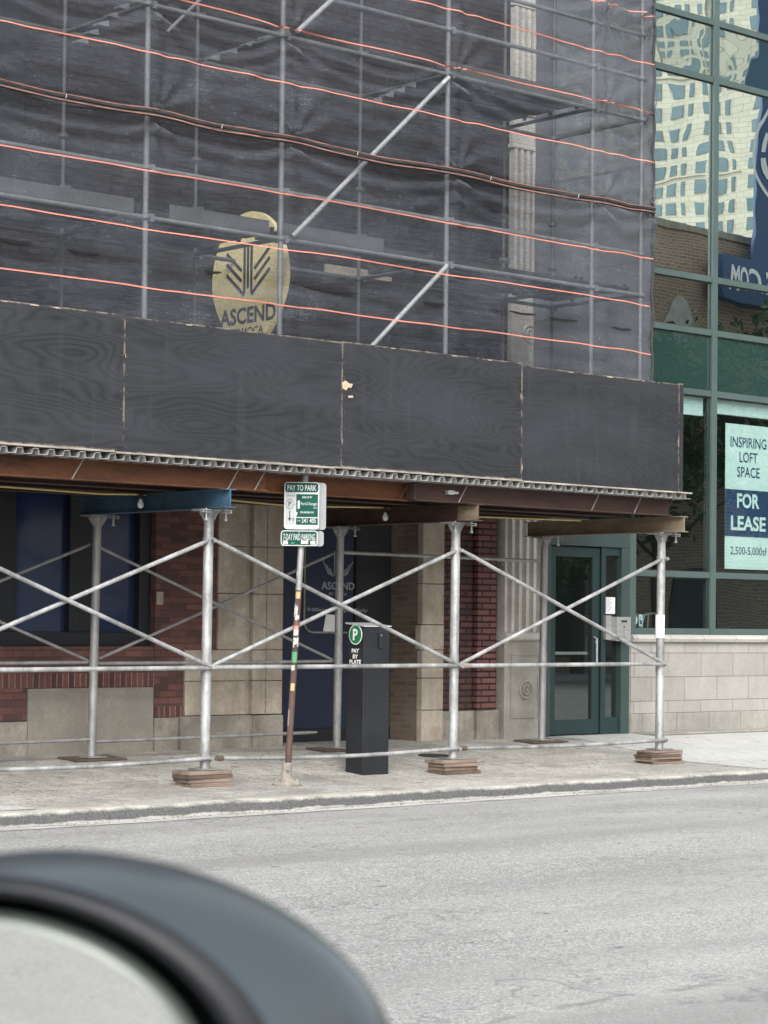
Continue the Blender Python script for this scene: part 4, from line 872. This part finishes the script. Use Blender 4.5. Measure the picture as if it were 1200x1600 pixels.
for zz in (.4, -.4): m = MB(); m.tube([cs - dirn * .55 + Z * zz, (13.84, 18.3, 4.87 + zz)], .022, 8); build('bracket', m, 'black_metal', t)

# ------------------------------------------------------------------ sign pole
t = thing('sign_post', 'leaning rust brown pole with green pay to park signs, covered in stickers', 'sign', (12.88, 15.75, -.015))
B0, B1 = Vector((12.885, 15.75, .03)), Vector((13.06, 15.75, 2.8)); ax = (B1 - B0)
def pz(z): return B0 + ax * ((z - B0.z) / ax.z)
m = MB(); m.tube([pz(.03), pz(1.75)], .029, 16); pl = build('pole', m, 'brown_pole', t, smooth=True)
m = MB(); m.tube([pz(1.75), pz(2.8)], .0288, 16); build('pole_top', m, 'galv_dull', t, smooth=True)
m = MB(); m.lathe((12.882, 15.75, -.02), [(.13, 0), (.134, .014), (.122, .028), (.07, .045), (.048, .07), (.044, .2), (.038, .205)], 28)
for a in range(4): m.lathe((12.882 + .098 * math.cos(a * 1.57 + .5), 15.75 + .098 * math.sin(a * 1.57 + .5), .01), [(.018, 0), (.018, .025), (.01, .03)], 8)
m.tube([(12.85, 15.7, .13), (12.84, 15.685, .13)], .014, 8); build('flange_base', m, 'cream_paint', t, smooth=True)
sr = Vector((.75, -.66, 0)).normalized(); sn = Vector((-.66, -.75, 0)).normalized()
c1 = pz(2.52) + sn * .034 + sr * .0; c1.z = 2.52
def panel(c, w_, h_, back=False):
    m = MB(); m.opoly(rrect(w_, h_, .03), c, sr, Z, sn, .003); return m
SC = Vector((12.99, 15.715, 2.518)); SC2 = Vector((12.965, 15.715, 2.222))
s1 = build('pay_sign', panel(SC, .318, .43), 'sign_white', t)
m = MB(); m.opoly(rrect(.302, .086, .022), SC + sn * .004 + Z * .166, sr, Z, sn, .001); m.opoly(rrect(.198, .208, .004), SC + sn * .004 + sr * .049 + Z * .002, sr, Z, sn, .001); m.opoly(rrect(.198, .062, .004), SC + sn * .004 + sr * .049 - Z * .142, sr, Z, sn, .001); build('green_field', m, 'sign_green', s1)
m = MB(); m.opoly(rrect(.092, .29, .004), SC + sn * .004 - sr * .1 - Z * .025, sr, Z, sn, .001); build('grey_field', m, 'sign_grey', s1)
m = MB(); e = SC + sn * .0065
text_to(m, 'PAY TO PARK', e + Z * .163, sr, Z, .262, .052, .008); text_to(m, 'SIGN UP AT', e + sr * .05 + Z * .078, sr, Z, .09, .02, .02); text_to(m, 'ParkChicago', e + sr * .066 + Z * .015, sr, Z, .148, .036, .0); text_to(m, '.com', e + sr * .12 - Z * .018, sr, Z, .03, .014)
text_to(m, 'FOR MOBILE PAY', e + sr * .05 - Z * .06, sr, Z, .125, .018, .02); text_to(m, '241 405', e + sr * .066 - Z * .135, sr, Z, .13, .042, .006); text_to(m, 'ZONE', e - sr * .024 - Z * .135, sr, Z, .03, .012)
m.opoly(rrect(.02, .075, .004), e - sr * .027 + Z * .01, sr, Z, sn, .0005); m.opoly([(-.01, -.01), (.02, .005), (.012, -.03), (-.012, -.032)], e - sr * .055 - Z * .06, sr, Z, sn, .0005); build('white_lettering', m, 'sign_white', s1)
m = MB(); text_to(m, 'AT PAY BOX', e - sr * .1 + Z * .09, sr, Z, .075, .014, .01); text_to(m, 'OR', e - sr * .065 + Z * .01, sr, Z, .014, .012); text_to(m, 'P', e - sr * .108 + Z * .015, sr, Z, .025, .05, .02)
n = 28; m.add([e - sr * .108 + Z * .015 + sr * (q * .7) * math.cos(2 * math.pi * i / n) + Z * q * math.sin(2 * math.pi * i / n) for i in range(n) for q in (.042, .047)], [(2 * i, 2 * i + 1, (2 * i + 3) % (2 * n), (2 * i + 2) % (2 * n)) for i in range(n)])
for pg in ([(-.004, .0), (.004, .0), (.004, -.07), (-.004, -.07)], [(0, -.098), (.02, -.06), (.004, -.07), (-.004, -.07), (-.02, -.06)]): m.opoly(pg, e - sr * .108 - Z * .045, sr, Z, sn, .0005)
for k in range(3): m.opoly(rrect(.018, .005, .001), e - sr * .075 - Z * (.115 + .012 * k), sr, Z, sn, .0005)
build('black_lettering', m, 'ink', s1)
s2 = build('paid_parking_sign', panel(SC2, .335, .14), 'sign_white', t)
m = MB(); m.opoly(rrect(.318, .123, .022), SC2 + sn * .004, sr, Z, sn, .001); build('green_field', m, 'sign_green', s2)
m = MB(); text_to(m, '7-DAY PAID PARKING', SC2 + sn * .0065 + Z * .01, sr, Z, .29, .058, .006); m.opoly(ring_poly(.004), SC2 + sn * .006 + Z * .05, sr, Z, sn, .001); build('white_lettering', m, 'sign_white', s2)
for mt, u, w_, ww, hh in (('sticker_w', -.125, -.04, .045, .035), ('sticker_w', .05, -.03, .065, .045), ('sticker_o', .05, -.015, .05, .015), ('sticker_g', -.06, -.045, .03, .012), ('sticker_w', .125, -.04, .045, .035)):
    m = MB(); m.opoly(rrect(ww, hh, .005), SC2 + sn * .0078 + sr * u + Z * w_, sr, Z, sn, .0006); build('sticker', m, mt, s2)
for c_, w_, h_ in ((SC, .318, .43), (SC2, .32, .14)): build('back_sign', panel(c_ + sr * .062 - sn * .07 + Z * .0, w_, h_), 'sign_back', t)
m = MB()
for z in (2.66, 2.4, 2.22): m.tube([pz(z) - sn * .06, pz(z) + sn * .04], .006, 8)
build('sign_bolt', m, 'galv', t)
def sticker(zc, h_, mt, a0=-1.0, a1=1.0, jag=.0):
    m = MB(); v = []; n = 10; base_a = math.atan2(sn.y, sn.x); r_ = random.Random(int(zc * 100))
    for i in range(n + 1):
        a = base_a + a0 + (a1 - a0) * i / n
        for s_ in (-1, 1): z = zc + s_ * (h_ / 2 * (1 - jag * r_.random())); p_ = pz(z); v.append((p_.x + .0302 * math.cos(a), p_.y + .0302 * math.sin(a), z))
    m.add(v, [(2 * i, 2 * i + 2, 2 * i + 3, 2 * i + 1) for i in range(n)]); build('sticker', m, mt, pl)
for a in ((1.705, .065, 'sticker_o', -.8, .7, .1), (1.57, .14, 'sticker_w', -1.1, .1, .8), (1.5, .05, 'sticker_w', -.5, .8, .5), (1.41, .04, 'sticker_r', -.9, .8, .3), (1.365, .06, 'sticker_w', -.8, .8, .2), (1.275, .1, 'sticker_w', -.7, 1.2, .3), (1.235, .05, 'ink', -.3, .6, .7), (1.14, .105, 'sticker_g', -1., .9, .15), (1.045, .06, 'sticker_w', -1.1, .2, .5), (.87, .07, 'sticker_o', -.7, .6, .1), (.6, .19, 'cream_paint', -1.2, -.5, .5), (1.9, .05, 'sticker_w', -.9, -.4, .5)): sticker(*a)

# ------------------------------------------------------------------ pay kiosk
t = thing('pay_kiosk', 'black pay by plate parking kiosk with green P badge standing on the sidewalk', 'parking kiosk', (14.3, 16.28, -.0))
KX0, KX1, KY0, KY1 = 14.14, 14.475, 16.15, 16.4; KT = 1.42
m = MB(); m.prism([(KY0, .0), (KY1, .0), (KY1, 1.445), (KY0, KT)], 'x', KX0, KX1); build('body', m, 'black_metal', t, bevel=.008)
m = MB(); m.prism([(KY0 - .012, KT + .001), (KY1 + .012, 1.448), (KY1 + .012, 1.462), (KY0 - .012, KT + .013)], 'x', KX0 - .012, KX1 + .012); build('cap', m, 'alu', t, bevel=.003)
m = MB(); m.box(KX0 + .02, KX1 - .02, KY0 - .003, KY0 + .01, .82, 1.38); m.box(KX0 + .02, KX1 - .02, KY0 - .003, KY0 + .01, .1, .8); build('front_door', m, 'black_metal', t, bevel=.002)
m = MB(); m.box(14.32, 14.355, KY0 - .03, KY0 - .003, 1.215, 1.36); build('handle', m, 'black_metal', t, bevel=.008)
m = MB(); m.opoly(ring_poly(.006), (14.337, KY0 - .0305, 1.34), X, Z, -Y, .002); build('lock', m, 'alu', t)
kc = Vector((KX0 - .001, 16.268, 1.345)); ky = -Y
m = MB(); m.opoly(ring_poly(.096, 36), kc, ky, Z, -X, .003); bd = build('badge', m, 'white', t)
m = MB(); m.opoly(ring_poly(.087, 36), kc - X * .003, ky, Z, -X, .0015); build('badge_field', m, 'badge_green', bd)
m = MB(); text_to(m, 'P', kc - X * .0055, ky, Z, .07, .11, .03); build('badge_letter', m, 'white', bd)
m = MB(); m.opoly(rrect(.17, .21, .004), kc - Z * .235, ky, Z, -X, .0015); build('label_plate', m, 'ink', t)
m = MB()
for s_, dz, w_ in (('PAY', .155, .105), ('BY', .21, .075), ('PLATE', .262, .165)): text_to(m, s_, kc - X * .0025 - Z * dz, ky, Z, w_, .04, .025)
build('lettering', m, 'white', t)
# pavement cover
m = MB(); m.opoly(ring_poly(.2, 32, .16), (15.98, 17.1, gz(17.1) - .01), X, Vector((0, 1, .07)), Z, .016); o = build('utility_cover', m, 'black_metal', base=(15.98, 17.1, .08), bevel=.003); props(o, 'small round dark metal cover in the pavement behind the middle board stack', 'cover')
# litter along the gutter
r_ = random.Random(4)
m = MB()
for k in range(420):
    x = r_.uniform(8, 20); y = 14.74 - abs(r_.gauss(0, .07)); s_ = r_.uniform(.004, .014); a = r_.uniform(0, 3.1)
    m.obox((x, y, -.132), (math.cos(a), math.sin(a), r_.uniform(-.3, .3)), (-math.sin(a), math.cos(a), 0), Z, s_ * 2.4, s_, .004)
props(build('gutter_litter', m, 'cream_paint'), 'scattered pale grit and leaf scraps along the gutter', 'litter', kind='stuff')

# ------------------------------------------------------------------ car wing mirror in the foreground
def pray(px, py): return (fwd + r2 * ((px - 600) / FPX) - u2 * ((py - 800 - SH) / FPX))
DM = .9; MC = CAM + pray(-40, 1700) * DM; K = DM / FPX
vin = pray(100, 1560).normalized(); vout = Vector((-.85, -.5, -.21)).normalized(); mn = (vout - vin).normalized()
mu = Z.cross(mn); mu = -mu if mu.dot(r2) < 0 else mu; mu.normalize(); mv = mn.cross(mu); mv = -mv if mv.z < 0 else mv
t = thing('wing_mirror', 'black car wing mirror close in front, its glass reflecting the road', 'wing mirror', tuple(MC))
def ell(cx, a, b, dpt, n=96, e=1.9, cy=0):
    o = []
    for i in range(n):
        q = 2 * math.pi * i / n; c, s_ = math.cos(q), math.sin(q)
        u = cx + a * math.copysign(abs(c) ** (2 / e), c); w_ = cy + b * math.copysign(abs(s_) ** (2 / e), s_)
        o.append(MC + mu * (u * K) + mv * (w_ * K) - mn * dpt)
    return o
def loft(secs, closed_first=False, closed_last=False):
    m = MB(); n = len(secs[0]); m.v = [tuple(p_) for s_ in secs for p_ in s_]
    for k in range(len(secs) - 1):
        for i in range(n): m.f.append([k * n + i, k * n + (i + 1) % n, (k + 1) * n + (i + 1) % n, (k + 1) * n + i])
    if closed_first: m.f.append(list(range(n)))
    if closed_last: m.f.append([(len(secs) - 1) * n + i for i in reversed(range(n))])
    return m
m = MB(); m.v = [tuple(p_) for p_ in ell(0, 350, 257, .0)]; m.f = [list(range(96))]; build('mirror_glass', m, 'mirror', t)
build('glass_bevel', loft([ell(0, 350, 257, .0), ell(0, 362, 264, .0005), ell(0, 370, 271, .003), ell(0, 372, 273, .012)]), 'bevel', t, smooth=True, autosmooth=2)
build('inner_rim', loft([ell(0, 372, 274, .03), ell(2, 392, 288, .022), ell(4, 408, 298, .006), ell(6, 418, 305, -.004), ell(8, 428, 313, -.007), ell(12, 444, 323, -.0065), ell(20, 470, 333, .0)]), 'car_plastic', t, smooth=True, autosmooth=2)
build('housing', loft([ell(20, 470, 333, .0), ell(32, 505, 341, .012), ell(48, 540, 346, .028), ell(66, 560, 347, .048), ell(80, 560, 342, .068), ell(90, 530, 325, .088), ell(95, 460, 285, .105), ell(98, 340, 210, .118), ell(98, 160, 100, .125)], False, True), 'car_black', t, smooth=True, autosmooth=2)
m = MB(); a0 = MC - mu * .1 - mv * .05 - mn * .05; m.tube([a0, a0 - mu * .06 - mv * .02, a0 - mu * .14 - mv * .06], [.035, .03, .04], 14); build('mounting_arm', m, 'car_plastic', t, smooth=True)

# ------------------------------------------------------------------ across the street (seen only as reflections)
ob_ = thing('brick_building', 'brown brick building on the other side of the street, seen mirrored in the glass', 'building', (50, -15, 0))
part('wall', 'brick_far', [(36, 62, -14, -12.2, 0, 14.6)], ob_, 0)
part('coping', 'stone', [(35.9, 62.1, -14.1, -12.1, 14.61, 14.85)], ob_, .02)
for xw in (40, 46, 55.8, 58.6):
    w = part('window', 'win_frame', [(xw, xw + 1.3, -12.25, -12.17, 6.5, 9.0)], ob_, 0)
for xw in (43, 49.6, 56.2):
    w = part('shop_window', 'win_frame', [(xw, xw + 2.1, -12.25, -12.16, .5, 3.4)], ob_, 0)
m = MB(); arch = [(-.9, 0), (.9, 0), (.9, 1.2)] + [(.9 - 1.8 * s_ / 6 * .5, 1.2 + 1.3 * math.sin(s_ / 6 * 1.4)) for s_ in range(1, 7)] + [(-.9 + 1.8 * s_ / 6 * .5, 1.2 + 1.3 * math.sin(s_ / 6 * 1.4)) for s_ in range(5, -1, -1)]
m.opoly(arch, (56.3, -12.18, 10.0), X, Z, Y, .05); w = build('arched_window', m, 'flute', ob_)
tw = thing('tower', 'cream high rise with a grid of windows, seen mirrored in the upper glass', 'building', (249, -171, 0))
part('wall', 'tower', [(170, 330, -195, -171, 0, 150)], tw, 0)
m = MB(); m2 = MB()
for fl in range(48):
    z = 6 + fl * 2.9
    for i in range(22):
        x = 202 + i * 2.3; wd = 1.35 if i % 3 else .7
        m.box(x, x + wd, -171.05, -170.9, z, z + 1.75)
    for i in range(20):
        x = 253.5 + i * 2.7
        if i % 5 < 2: m.box(x, x + 1.3, -171.05, -170.9, z, z + 1.75)
    m2.box(222, 252, -170.98, -170.8, z + 2.4, z + 2.65) if fl % 5 == 0 else None
for i in range(6): m2.box(201 + i * 9.2, 201.5 + i * 9.2, -170.98, -170.75, 0, 150)
build('windows', m, 'tower_win', tw); build('pilaster_strips', m2, 'tower', tw); tw.rotation_euler.z = math.radians(72)
bs = thing('blade_sign', 'tall blue blade sign with white letters across the street, seen mirrored in the glass', 'sign', (59.5, -11.5, 12))
YB = -11.4
part('tall_board', 'blue_sign', [(59.55, 63.5, YB - .12, YB, 13.8, 30)], bs, .02)
part('box_board', 'blue_sign', [(57.6, 63.5, YB - .45, YB + .15, 12.3, 13.85)], bs, .02)
m = MB(); text_to(m, 'CS.COM', (59.25, YB + .16, 13.1), -X, Z, 2.6, .8, .03); build('lettering', m, 'white', bs)
m = MB(); n = 40
for r0, r1, gap in ((1.9, 2.05, 0), (1.4, 1.6, 1)):
    o2 = len(m.v)
    for i in range(n):
        for q in (r0, r1): m.v.append((61.3 + q * math.cos(2 * math.pi * i / n), YB + .02, 17.6 + q * math.sin(2 * math.pi * i / n)))
    for i in range(n):
        if not gap or i % 4: m.f.append([o2 + 2 * i, o2 + 2 * i + 1, o2 + (2 * i + 3) % (2 * n), o2 + (2 * i + 2) % (2 * n)])
build('round_emblem', m, 'white', bs)
def tree(x, y, h, label, seed, n=2600):
    r_ = random.Random(seed); t = thing('street_tree', label, 'tree', (x, y, 0), 'trees across the street')
    m = MB(); m.tube([(x, y, 0), (x + .1, y, h * .3), (x - .1, y + .1, h * .55), (x, y, h * .8)], [.2, .15, .1, .04], 9)
    for k in range(9): a = r_.uniform(0, 6.3); z = h * r_.uniform(.32, .6); m.tube([(x, y, z), (x + math.cos(a) * h * .14, y + math.sin(a) * h * .14, z + h * .12), (x + math.cos(a) * h * .24, y + math.sin(a) * h * .24, z + h * .17)], [.06, .04, .015], 6)
    build('trunk', m, 'bark', t, smooth=True); m = MB(); cl = [(Vector((r_.gauss(0, h * .15), r_.gauss(0, h * .15), h * r_.uniform(.4, .95))), r_.uniform(.6, 1.2)) for _ in range(26)]
    for k in range(n):
        c, s_ = r_.choice(cl); p_ = Vector((x, y, 0)) + c + Vector((r_.gauss(0, 1), r_.gauss(0, 1), r_.gauss(0, .8))) * s_ * .5
        a = Vector((r_.gauss(0, 1), r_.gauss(0, 1), r_.gauss(0, 1))).normalized(); b_ = a.orthogonal().normalized(); L = r_.uniform(.1, .22)
        m.add([p_ - a * L, p_ + b_ * L * .5, p_ + a * L, p_ - b_ * L * .5], [(0, 1, 2, 3)])
    build('crown', m, 'leaf', t)
tree(53.6, -10.6, 11.4, 'leafy tree before the brown brick wall, the left of three seen mirrored', 1)
tree(59.4, -10.3, 12.4, 'leafy tree below the blue sign across the street, seen mirrored', 2)
tree(50.0, -10.6, 8.0, 'lower leafy tree across the street, the farthest along the mirrored brick wall', 3)
